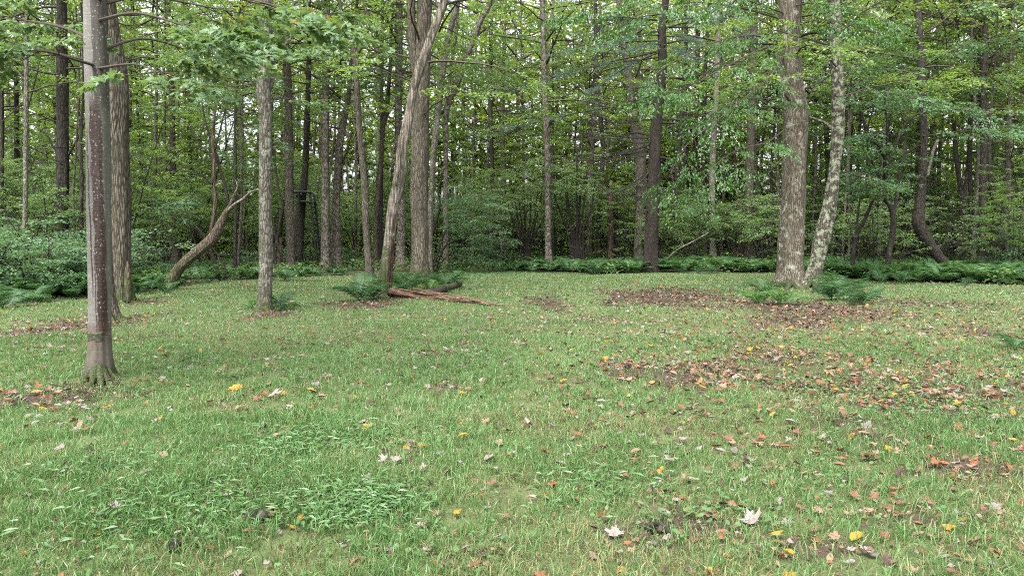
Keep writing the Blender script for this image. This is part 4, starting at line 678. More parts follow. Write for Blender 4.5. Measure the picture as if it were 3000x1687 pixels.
for (u0, v0, pl, n) in [(2700, 330, [(2790, 320, -2), (2880, 330, -3), (3000, 340, -4), (3060, 350, -4.5)], 20), (2700, 400, [(2780, 390, -2), (2900, 370, -3.5), (3040, 380, -4.5)], 18), (2700, 200, [(2790, 150, -2), (2900, 120, -3), (3020, 110, -4)], 18), (2700, 420, [(2640, 400, -1), (2560, 390, -2), (2500, 400, -2.5)], 12), (2700, 120, [(2620, 90, -2), (2540, 110, -3)], 12), (2700, 60, [(2800, 20, -2), (2920, 10, -3), (3040, 0, -4)], 16), (2700, 250, [(2820, 240, 1), (2940, 230, 1.5), (3050, 250, 2)], 16)]:
    p0 = dpt(u0, v0, BC[1]); bough(TC, BC, p0, [dpt(u, v, BC[1] + dd) for u, v, dd in pl], .10, OVAL6, 'leaf_shrub', n, (.7, 1.2), .1, .03)

# ------------------------------------------------------------------ the dark many-stemmed small trees seen clearly
def stems_tree(name, label, d, foot, stems, foliage, mat='bark_stem', leafmat='leaf_shrub', cat='small tree'):
    b = np.array([dpt(foot[0], foot[1], d)[0], d, 0.0]); b[2] = float(gz(b[0], b[1])); root = thing(name, label, cat, b)
    for pts in stems:
        P = np.array([dpt(u, v, d + dd) - b for u, v, w, dd in pts]); P[0][2] = min(P[0][2], -.05) if pts[0][1] > 740 else P[0][2]
        C = catmull(np.hstack([P, np.array([[w / 2 * mpp(d)] for _, _, w, _ in pts])]), len(pts) * 5); V, Q, T = tube(C[:, :3], np.maximum(C[:, 3], .005), 8, trunk_shape(rng.integers(99), .06, 0)); obj('stem', mesh_np('stem_mesh', V, T, Q, [M[mat]], None, None, True), root)
    mb = MB()
    for (u, v, ru, rv, n) in foliage:
        p = np.array([dpt(u + rng.normal(0, ru * .5), v + rng.normal(0, rv * .5), d + rng.normal(0, 1.2)) - b for _ in range(n)]); a = rng.random(n) * 6.283; D = np.stack([np.cos(a), np.sin(a), rng.normal(0, .12, n)], -1)
        add_sprays(mb, p, D, .85, .095, OVAL6)
        for q in range(n): V, Q, T = tube(np.array([p[q] - D[q] * .5 - [0, 0, .15], p[q], p[q] + D[q] * .6]), [.009, .007, .004], 3, None, False); mb.add(V, None, Q, mat=1)
    if foliage: o = obj('foliage', mb.mesh('foliage_mesh', [M[leafmat], M['twig']]), root); o['kind'] = 'stuff'
stems_tree('crooked_multi_stem_tree', 'black crooked many-stemmed small tree right of the leaning lichen trunk', 30.5, (2600, 815), [
    [(2600, 815, 20, 0), (2604, 750, 18, 0), (2614, 693, 17, 0), (2617, 640, 15, 0), (2606, 600, 14, 0), (2592, 580, 13, 0), (2596, 555, 12, 0), (2590, 520, 11, 0), (2614, 455, 10, .2), (2630, 410, 9, .3), (2647, 373, 8, .4), (2672, 345, 7, .5), (2697, 331, 6, .6)],
    [(2594, 582, 9, 0), (2575, 575, 8, -.2), (2555, 562, 7, -.4), (2536, 552, 5, -.6)], [(2617, 640, 12, 0), (2625, 590, 11, .3), (2634, 520, 10, .5), (2645, 460, 9, .6), (2652, 400, 8, .7), (2649, 360, 7, .8), (2640, 330, 5, .9)],
    [(2593, 560, 8, 0), (2570, 510, 8, .5), (2545, 440, 8, .6), (2538, 385, 8, .7), (2520, 320, 7, .8), (2508, 290, 6, .9), (2490, 230, 5, 1)], [(2538, 385, 6, .7), (2555, 330, 5, .6), (2568, 290, 4, .5)], [(2600, 500, 6, .1), (2575, 430, 6, -.5), (2540, 410, 5, -.8), (2490, 418, 4, -1)], [(2598, 540, 8, 0), (2590, 480, 7, -.3), (2600, 420, 6, -.5), (2590, 250, 4, -.6)]],
    [(2560, 300, 90, 30, 26), (2580, 470, 90, 50, 30), (2520, 540, 60, 40, 18), (2640, 250, 80, 60, 24), (2500, 180, 60, 70, 20)])
stems_tree('leaning_dark_stem', 'dark stem leaning right between the lichen trunk and the crooked black tree', 31.5, (2496, 812), [[(2496, 812, 14, 0), (2500, 740, 12, 0), (2510, 690, 11, 0), (2535, 640, 10, 0), (2556, 590, 8, 0), (2566, 572, 6, 0), (2580, 540, 5, .2)], [(2508, 700, 7, 0), (2512, 640, 6, .2), (2520, 580, 5, .4)]], [(2560, 520, 60, 40, 14)])
stems_tree('arching_shrub', 'arching dark multi-stem shrub at the right side of the big oak', 35, (1272, 800), [[(1270, 800, 8, 0), (1262, 740, 8, 0), (1266, 690, 8, 0), (1280, 640, 8, 0), (1290, 605, 7, 0), (1284, 560, 6, 0), (1300, 500, 4, .3)], [(1274, 800, 7, 0), (1290, 750, 6, 0), (1310, 715, 6, 0), (1340, 703, 5, 0), (1370, 690, 4, .2)], [(1268, 800, 6, 0), (1280, 750, 6, .2), (1300, 690, 5, .3), (1325, 650, 4, .4)], [(1276, 800, 6, 0), (1300, 760, 5, -.2), (1330, 735, 4, -.3)]], [(1370, 660, 70, 40, 30), (1430, 690, 60, 30, 22), (1340, 590, 60, 50, 22), (1420, 610, 70, 40, 20)])
stems_tree('fan_shrub', 'fan of thin dark stems left of the lone pale trunk', 40, (1546, 790), [[(1540 + i * 3, 790, 7, 0), (1538 + i * 2, 740, 6, 0), (u1 * .5 + 770, 690, 6, dd * .4), (u1, v1, 4, dd), (u1 + (u1 - 1546) * .5, v1 - 90, 3, dd)] for i, (u1, v1, dd) in enumerate([(1500, 640, .3), (1512, 610, -.3), (1526, 640, .5), (1537, 600, -.6), (1552, 660, .7), (1566, 640, -.2), (1580, 600, .3), (1592, 640, -.5)])], [(1500, 560, 90, 60, 40), (1560, 520, 80, 70, 34), (1440, 590, 60, 50, 26)], leafmat='leaf_under')
stems_tree('fan_shrub', 'fan of thin dark stems between the lone pale trunk and the dark slim trunk', 40, (1690, 790), [[(1676 + i * 6, 790, 8 if i % 2 else 6, 0), (1672 + i * 6, 730, 8, 0), (u1 * .5 + 845, 670, 7, dd * .4), (u1, v1, 5, dd), (u1 + (u1 - 1690) * .4, v1 - 110, 3, dd)] for i, (u1, v1, dd) in enumerate([(1630, 590, .3), (1656, 560, -.3), (1668, 620, .5), (1690, 540, -.4), (1712, 590, .2), (1704, 480, .6), (1730, 620, -.3)])], [(1680, 500, 90, 70, 44), (1640, 560, 60, 50, 22), (1730, 560, 60, 40, 18)], leafmat='leaf_under')
stems_tree('slanting_stem', 'thin dark stem slanting left across the back, behind the leaning mossy tree', 28, (646, 832), [[(646, 832, 10, 0), (634, 780, 10, 0), (616, 735, 9, 0), (592, 685, 8, 0), (570, 660, 6, 0), (548, 630, 5, .3)], [(652, 828, 5, 0), (660, 790, 5, 0), (640, 750, 4, 0), (600, 700, 4, .2), (560, 660, 3, .4), (500, 630, 3, .5)]], [(520, 600, 60, 50, 16)])
stems_tree('wavy_stem_shrub', 'wavy dark stem rising between the pale slim trunk and the stand tree', 33, (822, 812), [[(815, 812, 9, 0), (806, 750, 8, 0), (812, 700, 8, 0), (822, 640, 8, 0), (828, 595, 7, 0), (818, 560, 6, 0), (808, 500, 5, .2), (806, 430, 4, .4)], [(824, 812, 6, 0), (818, 740, 6, 0), (806, 690, 5, 0), (800, 640, 4, .3)]], [(815, 470, 40, 60, 12), (720, 480, 50, 60, 14)])

# ------------------------------------------------------------------ saplings and shrubs of the understory, and trees farther back
LAND = [(-1e9, 'left of the stained smooth trunk'), (260, 'between stained trunk and leaning mossy tree'), (520, 'between leaning mossy tree and pale slim tree'), (790, 'near the ladder stand'), (960, 'between ladder stand and rotten snag'), (1180, 'around the big oak'), (1330, 'between big oak and lone pale trunk'), (1600, 'between lone pale trunk and dark pine'), (1910, 'between dark pine and lichen oak'), (2320, 'between lichen oak and curved-foot tree'), (2700, 'right of the curved-foot tree')]
SAPK = ['single-stemmed', 'three-stemmed', 'many-stemmed', 'tall two-stemmed', 'low spreading']
def zone(u): return [t for a, t in LAND if u >= a][-1]
def place_pair(name, label, cat, group, x, y, proto, s):
    root = thing(name, label, cat, (x, y, float(gz(x, y))), group, rng.random() * 6.28, s)
    obj('stems', proto[0], root); o = obj('foliage', proto[1], root); o['kind'] = 'stuff'
# trunk keep-out so that leaves do not bury the well-seen trunks
def edge_d(u): return float(np.interp(u, EU, ED))
npl = 0
for (n, d0, d1_, smin, smax) in ((22, 5.0, 10, .6, .9), (74, 9, 20, .8, 1.25), (84, 20, 40, 1.0, 1.6)):
    for i in range(n):
        u = -250 + (i + rng.random()) / n * 3500; d = edge_d(u) + rng.uniform(d0, d1_)
        if d0 < 6 and (820 < u < 1330 or 2480 < u < 2720): continue
        x = (u - CX) / F * d; dist = 'edge' if d0 < 6 else ('middle' if d0 < 15 else 'far')
        k = rng.integers(len(SAP)); lab = SAPK[k] + {'edge': ' leafy sapling at the clearing edge, ', 'middle': ' leafy sapling inside the woods, ', 'far': ' sapling deep in the woods, '}[dist] + zone(u)
        place_pair('sapling', lab, 'sapling', lab, x, d, SAP[k], rng.uniform(smin, smax)); npl += 1
for (u, d, s, k, lab) in [(20, 21, 1.1, 0, 'leafy blue green bush at the left edge, in front of the edge trunk'), (90, 20, .95, 0, 'front bush at the foot of the thin pale stem'), (150, 21.5, 1.2, 0, 'rounded leafy bush before the thick dark scaly trunk'), (215, 22, 1.0, 1, 'low bush touching the stained trunk on its left'), (120, 24, 1.3, 0, 'taller bush behind the thin pale stem'), (40, 25, 1.4, 0, 'tall bush farther back at the left edge'), (200, 25, 1.4, 0, 'tall bush at the right foot of the dark scaly trunk'), (-60, 20, 1.2, 0, 'bush cut off by the left edge of the picture'), (260, 24, 1.1, 0, 'bush half hidden behind the stained smooth trunk'), (-30, 23, 1.4, 1, 'spreading bush behind the bush cut by the left edge'), (410, 27, .8, 1, 'low bush just right of the hollow-footed tree'), (730, 34, .8, 1, 'low bush left of the pale slim tree'), (905, 38, .9, 0, 'bush under the ladder stand'), (1020, 39, .8, 1, 'low bush between blotched trunk and forked tree'), (2960, 31, .9, 1, 'low bush near the right edge of the picture'), (1350, 40, 1.0, 0, 'bush right of the bent dark tree'), (1460, 41, 1.0, 1, 'low bush left of the fan of thin stems')]:
    x = (u - CX) / F * d; place_pair('leafy_bush', lab, 'bush', None, x, d, BUSH[k], s)
for i in range(58):
    u = rng.uniform(-100, 3100) if i < 22 else rng.uniform(1320, 3100); d = edge_d(u) + rng.uniform(3.5, 17); k = rng.integers(3); lab = ['six-stemmed', 'crooked four-stemmed', 'upright three-stemmed'][k] + ' dark thin shrub with bare twigs, ' + zone(u)
    if 2280 < u < 2480: continue
    place_pair('bare_shrub', lab, 'shrub', lab, (u - CX) / F * d, d, THICK[k], rng.uniform(.75, 1.2))
def back_tree(u, d, wpx, i):
    x = (u - CX) / F * d; z = 17 + rng.random() * 4; b = np.array([x, d, float(gz(x, d))]); r0 = wpx / 2 * mpp(d); ln = rng.normal(0, .035)
    lab = ('thin ' if wpx < 10 else ('sturdy ' if wpx > 13 else 'slender ')) + ['brown', 'dark', 'mottled', 'grey'][i % 4] + ' trunk deep in the woods, ' + zone(u); root = thing('background_tree', lab, 'tree', b, lab)
    P = np.array([[0, 0, -.15], [ln * 1 + rng.normal(0, .04), 0, 2], [ln * 4 + rng.normal(0, .12), rng.normal(0, .1), 6], [ln * 8 + rng.normal(0, .2), 0, 11], [ln * 14, 0, z]]); m, C = trunk_mesh(P, np.array([r0 * 1.15, r0, r0 * .9, r0 * .7, r0 * .25]), ['bark_brown', 'bark_dark', 'bark_patchy', 'bark_grey'][i % 4], 8, .6, .05, .3, i); obj('trunk', m, root)
    k = np.argmin(abs(C[:, 2] - rng.uniform(5.5, 9))); o = obj('crown', random.choice(CROWN), root, C[k, :3], (0, 0, rng.random() * 6.28)); s = rng.uniform(.85, 1.2); o.scale = (s, s, s * 1.1); o['kind'] = 'stuff'
for i in range(84):
    u = -300 + (i * 1.0 + rng.random()) / 70 * 3600 if i < 70 else rng.uniform(-300, 3300); d = edge_d(u) + rng.uniform(12, 42); back_tree(u, d, rng.choice([7, 9, 11, 14, 18]), i)

for i in range(26):
    u = rng.uniform(1250, 3300); back_tree(u, edge_d(u) + rng.uniform(11, 30), rng.choice([7, 9, 11]), i)
# far wood: reads as one leafy mass with trunks no one could count
def far_wood():
    mb = MB(); n = 82000
    a = rng.uniform(-.72, .72, n); d = 61 + 14 * rng.random(n) ** 1.2; x = d * np.tan(a); h = rng.random(n) ** 1.35 * 23
    cl = fbm(x * .35 + d * .2, h * .5, .55, 31); k = (cl > .31) & (rng.random(n) < 1.1 - h / 30); x, d, h = x[k], d[k], h[k]; n = len(x)
    D = norm(np.stack([rng.normal(0, 1, n), rng.normal(0, 1, n), rng.normal(-.1, .3, n)], -1)); N = norm(np.stack([rng.normal(0, .5, n), rng.normal(0, .5, n), np.ones(n)], -1)); X, Y, Z = frames(D, N)
    # each piece a small leaf group: three leaves fanned
    tv = np.vstack([OVAL[0] * [.7, 1, 1], OVAL[0] @ np.array([[.6, .8, 0], [-.8, .6, 0], [0, 0, 1]]) + [.1, .1, .05], OVAL[0] @ np.array([[.6, -.8, 0], [.8, .6, 0], [0, 0, 1]]) + [-.1, .1, -.05]]); tt = np.vstack([OVAL[1] + 4 * q for q in range(3)])
    V, T = stamp(tv, tt, np.stack([x, d, h + .2], -1), X, Y, Z, rng.uniform(.40, .72, n)); mb.add(V, T, lv=np.repeat(np.clip(rng.normal(.5, .2, n), 0, 1), len(tv)))
    for i in range(150):
        a = rng.uniform(-.68, .68); dd = rng.uniform(58, 76); xx = dd * math.tan(a); V, Q, T = tube(np.array([[xx, dd, -.2], [xx + rng.normal(0, .3), dd, 8], [xx + rng.normal(0, .7), dd, 22]]), np.array([1, .8, .3]) * rng.uniform(.07, .22), 6, None, False); mb.add(V, None, Q, mat=1)
    tag(obj('far_wood', mb.mesh('far_wood_mesh', [M['leaf_far'], M['bark_brown']])), 'bright yellow green mass of distant woodland behind the trunks', 'woodland', None, 'stuff')
far_wood()

# ------------------------------------------------------------------ ferns
def frond(seed, L=0.75, n=14, lite=False):
    r = np.random.default_rng(seed); mb = MB(); t = np.linspace(0, 1, 14); P = np.stack([np.zeros(14), L * (t * .95 - .1 * t * t), L * (.75 * t - .62 * t**2.2)], -1); V, Q, T = tube(P, np.linspace(.006, .002, 14), 3, None, False); mb.add(V, None, Q, lv=.4)
    PP, DD, NN, SS = [], [], [], []
    for i in range(n):
        f = .14 + .84 * i / (n - 1); k = f * 13; a = int(min(k, 12)); p = P[a] + (P[a + 1] - P[a]) * (k - a); tg = norm(P[a + 1] - P[a]); nm = norm(np.cross([1, 0, 0], tg)); ln = L * .30 * math.sin(math.pi * (f * .86 + .10)) ** .8 * (1 if f < .9 else .7)
        for s in (-1, 1): PP.append(p); DD.append(norm(np.array([s, 0, 0]) + tg * .35 + nm * -.15 + r.normal(0, .06, 3))); NN.append(nm); SS.append(ln * r.uniform(.9, 1.08))
    X, Y, Z = frames(np.array(DD), np.array(NN)); tv = np.array([[0, 0, 0], [-.07, .12, 0], [-.06, .45, .01], [-.03, .8, 0], [0, 1, -.08], [.03, .8, 0], [.06, .45, .01], [.07, .12, 0]]); tt = np.array([[0, 2, 1], [0, 3, 2], [0, 4, 3], [0, 5, 4], [0, 6, 5], [0, 7, 6]])
    if lite: tv = np.array([[0, 0, 0], [-.12, .35, 0], [0, 1, -.05], [.12, .35, 0]]); tt = np.array([[0, 2, 1], [0, 3, 2]])
    V, T = stamp(tv, tt, np.array(PP), X, Y, Z, np.array(SS)); mb.add(V, T, lv=np.repeat(np.clip(r.normal(.5, .15, len(PP)), 0, 1), len(tv))); return mb
FR = [frond(i) for i in range(4)]; FRM = {m: [f.mesh('frond_mesh', [M[m]]) for f in FR] for m in ('fern', 'fern_light')}
def fern(label, u, v, s, n, mat='fern', group=None, lean=0.0):
    g = gpt(u, v); root = thing('fern', label, 'fern', (g[0], g[1], float(gz(g[0], g[1]))), group)
    for i in range(max(6, int(n * .72))):
        az = i * 2.4 + rng.normal(0, .25); o = obj('frond', FRM[mat][rng.integers(4)], root, (.03 * math.cos(az), .03 * math.sin(az), -.01), (rng.uniform(.05, .65), rng.normal(0, .2), az), [1.25 * s * rng.uniform(.75, 1.1)] * 3)
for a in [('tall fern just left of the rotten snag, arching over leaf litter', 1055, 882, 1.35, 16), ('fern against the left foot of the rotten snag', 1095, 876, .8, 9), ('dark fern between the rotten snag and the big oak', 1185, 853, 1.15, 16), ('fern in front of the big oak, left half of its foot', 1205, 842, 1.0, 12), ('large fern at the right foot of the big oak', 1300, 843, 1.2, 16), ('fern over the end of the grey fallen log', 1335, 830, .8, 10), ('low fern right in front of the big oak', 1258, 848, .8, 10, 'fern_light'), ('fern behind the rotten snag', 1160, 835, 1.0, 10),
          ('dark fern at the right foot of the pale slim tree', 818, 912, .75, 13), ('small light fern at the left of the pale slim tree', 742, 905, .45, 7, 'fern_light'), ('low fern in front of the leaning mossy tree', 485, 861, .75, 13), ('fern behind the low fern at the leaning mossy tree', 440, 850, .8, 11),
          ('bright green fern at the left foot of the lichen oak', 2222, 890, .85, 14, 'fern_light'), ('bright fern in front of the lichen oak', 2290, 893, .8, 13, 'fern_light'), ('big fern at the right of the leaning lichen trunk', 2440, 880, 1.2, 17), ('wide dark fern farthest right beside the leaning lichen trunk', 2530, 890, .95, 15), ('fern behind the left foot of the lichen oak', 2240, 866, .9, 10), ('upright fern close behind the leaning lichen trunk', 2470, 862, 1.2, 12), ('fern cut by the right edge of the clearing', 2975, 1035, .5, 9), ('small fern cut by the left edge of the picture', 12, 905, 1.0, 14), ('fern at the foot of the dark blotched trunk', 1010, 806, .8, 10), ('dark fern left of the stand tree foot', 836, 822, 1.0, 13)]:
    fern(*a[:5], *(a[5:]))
whole = []
for k in range(4):
    mb = MB()
    for i in range(9):
        f = FR[rng.integers(4)]; V = np.concatenate(f.V); az = i * 2.4 + rng.normal(0, .3); tl = rng.uniform(.05, .6); s = rng.uniform(.75, 1.1); ct, st_ = math.cos(tl), math.sin(tl); V = V @ np.array([[1, 0, 0], [0, ct, st_], [0, -st_, ct]]); c, s_ = math.cos(az), math.sin(az); V = (V @ np.array([[c, s_, 0], [-s_, c, 0], [0, 0, 1]])) * s
        mb.add(V, np.concatenate(f.T), np.concatenate(f.Q), lv=np.concatenate(f.L))
    whole.append((mb, mb.mesh('fern_mesh', [M['fern']])))
nf = 0
for i in range(64):
    u = -40 + (i + rng.random()) / 64 * 3080
    if 880 < u < 1250 or 250 < u < 400 or vnoise(u / 130.0, 1.0, 1, 3) < .42: continue
    d = edge_d(u) + rng.uniform(-.3, 2.2); x = (u - CX) / F * d; o = obj('edge_fern', whole[i % 4][1], None, (x, d, float(gz(x, d))), (0, 0, rng.random() * 6.28)); s = rng.uniform(.6, 1.4) * (.7 if 600 < u < 1600 else 1); o.scale = (s, s, s); tag(o, 'front row fern at the clearing edge, ' + zone(u), 'fern', 'front row ferns ' + zone(u)); nf += 1
def fern_bed():
    mb = MB()
    tri_f = []
    for k in range(4):
        f = frond(60 + k, .75, 13, True); tri_f.append((np.concatenate(f.V), np.concatenate(f.T)))
    cnt = 0
    while cnt < 950:
        u = rng.uniform(-100, 3100); dd = rng.random() ** 1.4 * 13 + .8; d = edge_d(u) + dd; x = (u - CX) / F * d; dens = np.interp(u, [0, 300, 600, 850, 1300, 1500, 1700, 2000, 2300, 2700, 3000], [.5, .6, .55, .4, .35, .5, 1, 1, 1, 1, .9])
        if rng.random() > dens or fbm(x, d, .3, 40) < .50 - .10 * (u > 1650) or dd < 5 * (fbm(x, 3.0, .16, 44) - .3): continue
        cnt += 1; s0 = rng.uniform(.85, 1.75) * (.7 if 600 < u < 1550 else 1)
        for i in range(7):
            V, T = tri_f[rng.integers(4)]; az = i * 2.4 + rng.normal(0, .4); tl = rng.uniform(.05, .6); ct, st_ = math.cos(tl), math.sin(tl); c, s_ = math.cos(az), math.sin(az); W = (V @ np.array([[1, 0, 0], [0, ct, st_], [0, -st_, ct]]) @ np.array([[c, s_, 0], [-s_, c, 0], [0, 0, 1]])) * s0 * rng.uniform(.75, 1.1)
            mb.add(W[42:] + [x, d, float(gz(x, d))], T - 42, lv=np.clip(.5 + rng.normal(0, .18), 0, 1))
    tag(obj('fern_bed', mb.mesh('fern_bed_mesh', [M['fern']])), 'dense bed of dark green ferns covering the forest floor behind the clearing', 'ferns', None, 'stuff')
fern_bed()
def floor_cover():
    mb = MB(); n = 76000; u = rng.uniform(-250, 3250, n); d = np.interp(u, EU, ED) + .3 + 6 * np.clip(vnoise(u / 160.0, u * 0, 1, 6) - .3, 0, 1) + rng.random(n) ** 1.3 * 40; x = (u - CX) / F * d; k = fbm(x, d, .5, 50) + rng.normal(0, .1, n) > .42; x, d = x[k], d[k]; n = len(x); z = gz(x, d) + .08 + (.45 + .035 * np.maximum(d - 38, 0)) * rng.random(n) ** 1.4 * (.5 + fbm(x, d, .8, 52))
    a = rng.random(n) * 6.283; D = np.stack([np.cos(a), np.sin(a), rng.normal(0, .3, n)], -1); N = norm(np.stack([rng.normal(0, .35, n), rng.normal(0, .35, n), np.ones(n)], -1)); X, Y, Z = frames(D, N); V, T = stamp(OVAL[0], OVAL[1], np.stack([x, d, z], -1), X, Y, Z, rng.uniform(.10, .22, n)); mb.add(V, T, lv=np.repeat(np.clip(rng.normal(.5, .2, n), 0, 1), 4))
    tag(obj('forest_undergrowth', mb.mesh('undergrowth_mesh', [M['leaf_under']])), 'low leafy undergrowth spreading between the trunks', 'undergrowth', None, 'stuff')
floor_cover()

# ------------------------------------------------------------------ fallen wood
def log_between(name, label, a, c, r0, r1, mat, cat='log', bend=0.0, sides=16, rough=.08, group=None, lift=0.0):
    A = gpt(*a); B = gpt(*c); A[2] = gz(A[0], A[1]); B[2] = gz(B[0], B[1]); root = thing(name, label, cat, A, group); L = np.linalg.norm(B - A); ang = math.atan2(B[1] - A[1], B[0] - A[0]); root.rotation_euler = (0, 0, ang)
    t = np.linspace(0, 1, max(12, int(L / .1))); P = np.stack([t * L, bend * np.sin(t * math.pi) + .02 * np.sin(9 * t), (r0 * (1 - t) + r1 * t) * .75 + lift * t + .012 * np.sin(14 * t)], -1); V, Q, T = tube(P, r0 * (1 - t) + r1 * t, sides, trunk_shape(rng.integers(999), rough, 0)); obj('log', mesh_np('log_mesh', V, T, Q, [M[mat]], None, None, True), root); return root, L
split, L = log_between('split_log', 'splintered orange brown half trunk lying in the grass in front of the snag', (1152, 872), (1470, 897), .21, .03, 'splint', 'log', .0, 18, .16)
for o in split.children: o.scale = (1, 1.0, .72)
flat = lambda th, q: .32 / np.sqrt((.32 * np.cos(th)) ** 2 + np.sin(th) ** 2)
for i in range(56):
    x0 = rng.uniform(-.15, L * .72); l = rng.uniform(.5, 1.7) * (1 - .35 * x0 / L); wd = .2 * (1 - x0 / L) + .02; y0 = rng.uniform(-1, 1) * wd; z0 = .05 + rng.uniform(.2, 1) * .26 * (1 - x0 / L); n_ = 7; t = np.linspace(0, 1, n_)
    P = np.stack([x0 + t * l, y0 + rng.normal(0, .05) * t + rng.normal(0, .006, n_), np.maximum(.03, z0 - .05 * t + rng.normal(0, .006, n_))], -1); V, Q, T = tube(P, np.array([.008, .03, .034, .03, .028, .018, .003]) * rng.uniform(.6, 1.25), 6, flat); obj('splinter', mesh_np('splinter_mesh', V, T, Q, [M['splint']]), split)
for pts in ([[L * .72, 0, .06], [L * .85, -.10, .05], [L * .95, -.22, .03]], [[L * .9, .02, .05], [L * 1.02, .05, .04], [L * 1.1, .06, .03]]): V, Q, T = tube(np.array(pts), [.03, .025, .006], 6, flat); obj('splinter', mesh_np('splinter_mesh', V, T, Q, [M['splint']]), split)
log_between('grey_log', 'short grey bark-covered log behind the splintered half trunk', (1258, 877), (1300, 858), .13, .12, 'bark_dark'); log_between('mossy_log', 'dark mossy log end lying among ferns right of the big oak', (1300, 857), (1347, 838), .13, .11, 'bark_mossy')
def stick(name, label, pts, d, w, mat, cat='branch', group=None):
    b = np.array([dpt(pts[0][0], pts[0][1], d)[0], d + pts[0][2], 0]); P = np.array([dpt(u, v, d + dd) - b for u, v, dd in pts]); root = thing(name, label, cat, b, group); C = catmull(P, len(pts) * 5); V, Q, T = tube(C, np.linspace(w, w * .4, len(C)), 7, trunk_shape(rng.integers(99), .08, 0)); obj('limb', mesh_np('stick_mesh', V, T, Q, [M[mat]], None, None, True), root)
    for k in rng.integers(3, len(C) - 2, 4): e = C[k] + rng.normal(0, .35, 3) + [0, 0, .1]; V, Q, T = tube(np.array([C[k], (C[k] + e) / 2 + rng.normal(0, .05, 3), e]), [w * .35, w * .25, .004], 4); obj('twig', mesh_np('twig_mesh', V, T, Q, [M[mat]]), root)
stick('leaning_dead_branch', 'dead branch with a pale broken end leaning up right of the pine', [(1925, 790, 0), (1980, 735, .3), (2030, 708, .6), (2075, 682, .9)], 36.5, .06, 'deadwood')
stick('fallen_dark_branch', 'dark fallen branch lying across thin stems at the far right', [(2786, 775, 0), (2845, 722, .2), (2931, 708, .4), (3010, 716, .6)], 34.5, .07, 'bark_stem')
stick('fallen_dark_branch', 'dark prop of a fallen branch slanting down among ferns at far right', [(2880, 775, 0), (2915, 742, .1), (2945, 715, .2)], 34, .05, 'bark_stem')
for (lab, a, c, r) in [('thin stick lying at the clearing edge near the ladder stand', (880, 822), (965, 820), .02), ('short dark stick in the worn soil right of centre', (1780, 885), (1830, 880), .02), ('dark stick in the grass behind the stained trunk', (560, 1045), (600, 1040), .02), ('thin stick beside the mossy log', (1345, 850), (1400, 846), .025)]:
    log_between('stick', lab, a, c, r, r * .5, 'bark_stem', 'stick', .05, 6, .1)
for (lab, a, c, r) in [('curved black piece of bark in the straw, lower left', (735, 1545), (800, 1527), .035), ('black rotten branch piece sunk in grass at lower left', (505, 1628), (640, 1588), .022), ('dark rotten wood piece in dry straw at lower right', (1900, 1570), (1965, 1575), .03)]:
    log_between('bark_piece', lab, a, c, r, r * .7, 'bark_dark', 'bark', .04, 10, .25)
# roots of the nearest trees
def roots(root, base, lst, mat):
    for (u1, v1, r0) in lst:
        e = gpt(u1, v1) - base; e[2] = -.03; P = catmull(np.array([[e[0] * .12, e[1] * .12, .16], e * .45 + [0, 0, .07], e * .75 + [0, 0, .03], e]), 12); V, Q, T = tube(P, np.linspace(r0, r0 * .3, 12), 8, trunk_shape(rng.integers(99), .1, 0)); obj('root', mesh_np('root_mesh', V, T, Q, [M[mat]], None, None, True), root)
roots(T1, B1, [(225, 1124, .06), (358, 1112, .06), (300, 1136, .055), (255, 1138, .05), (335, 1128, .05)], 'bark_smooth_foot'); roots(T2, B2, [(405, 893, .09), (325, 893, .08)], 'bark_oak')
for nm_, lst in (('lichen_oak_tree', [(2258, 850, .12), (2300, 858, .13), (2352, 852, .12)]), ('lichen_leaning_tree', [(2352, 850, .09), (2400, 852, .09)]), ('big_oak_tree', [(1195, 828, .12), (1270, 830, .12), (1232, 834, .12)]), ('pale_slim_tree', [(752, 920, .06), (796, 922, .06)])):
    q_ = [o for o in COL.objects if o.name.startswith(nm_)][0]; roots(q_, np.array(q_.location), lst, 'bark_mossy' if 'pale' in nm_ else 'bark_oak')
RB = [o for o in COL.objects if o.name.startswith('rough_bark_tree')][0]; roots(RB, np.array(RB.location), [(375, 944, .07), (345, 955, .06), (285, 955, .06)], 'bark_mossy')

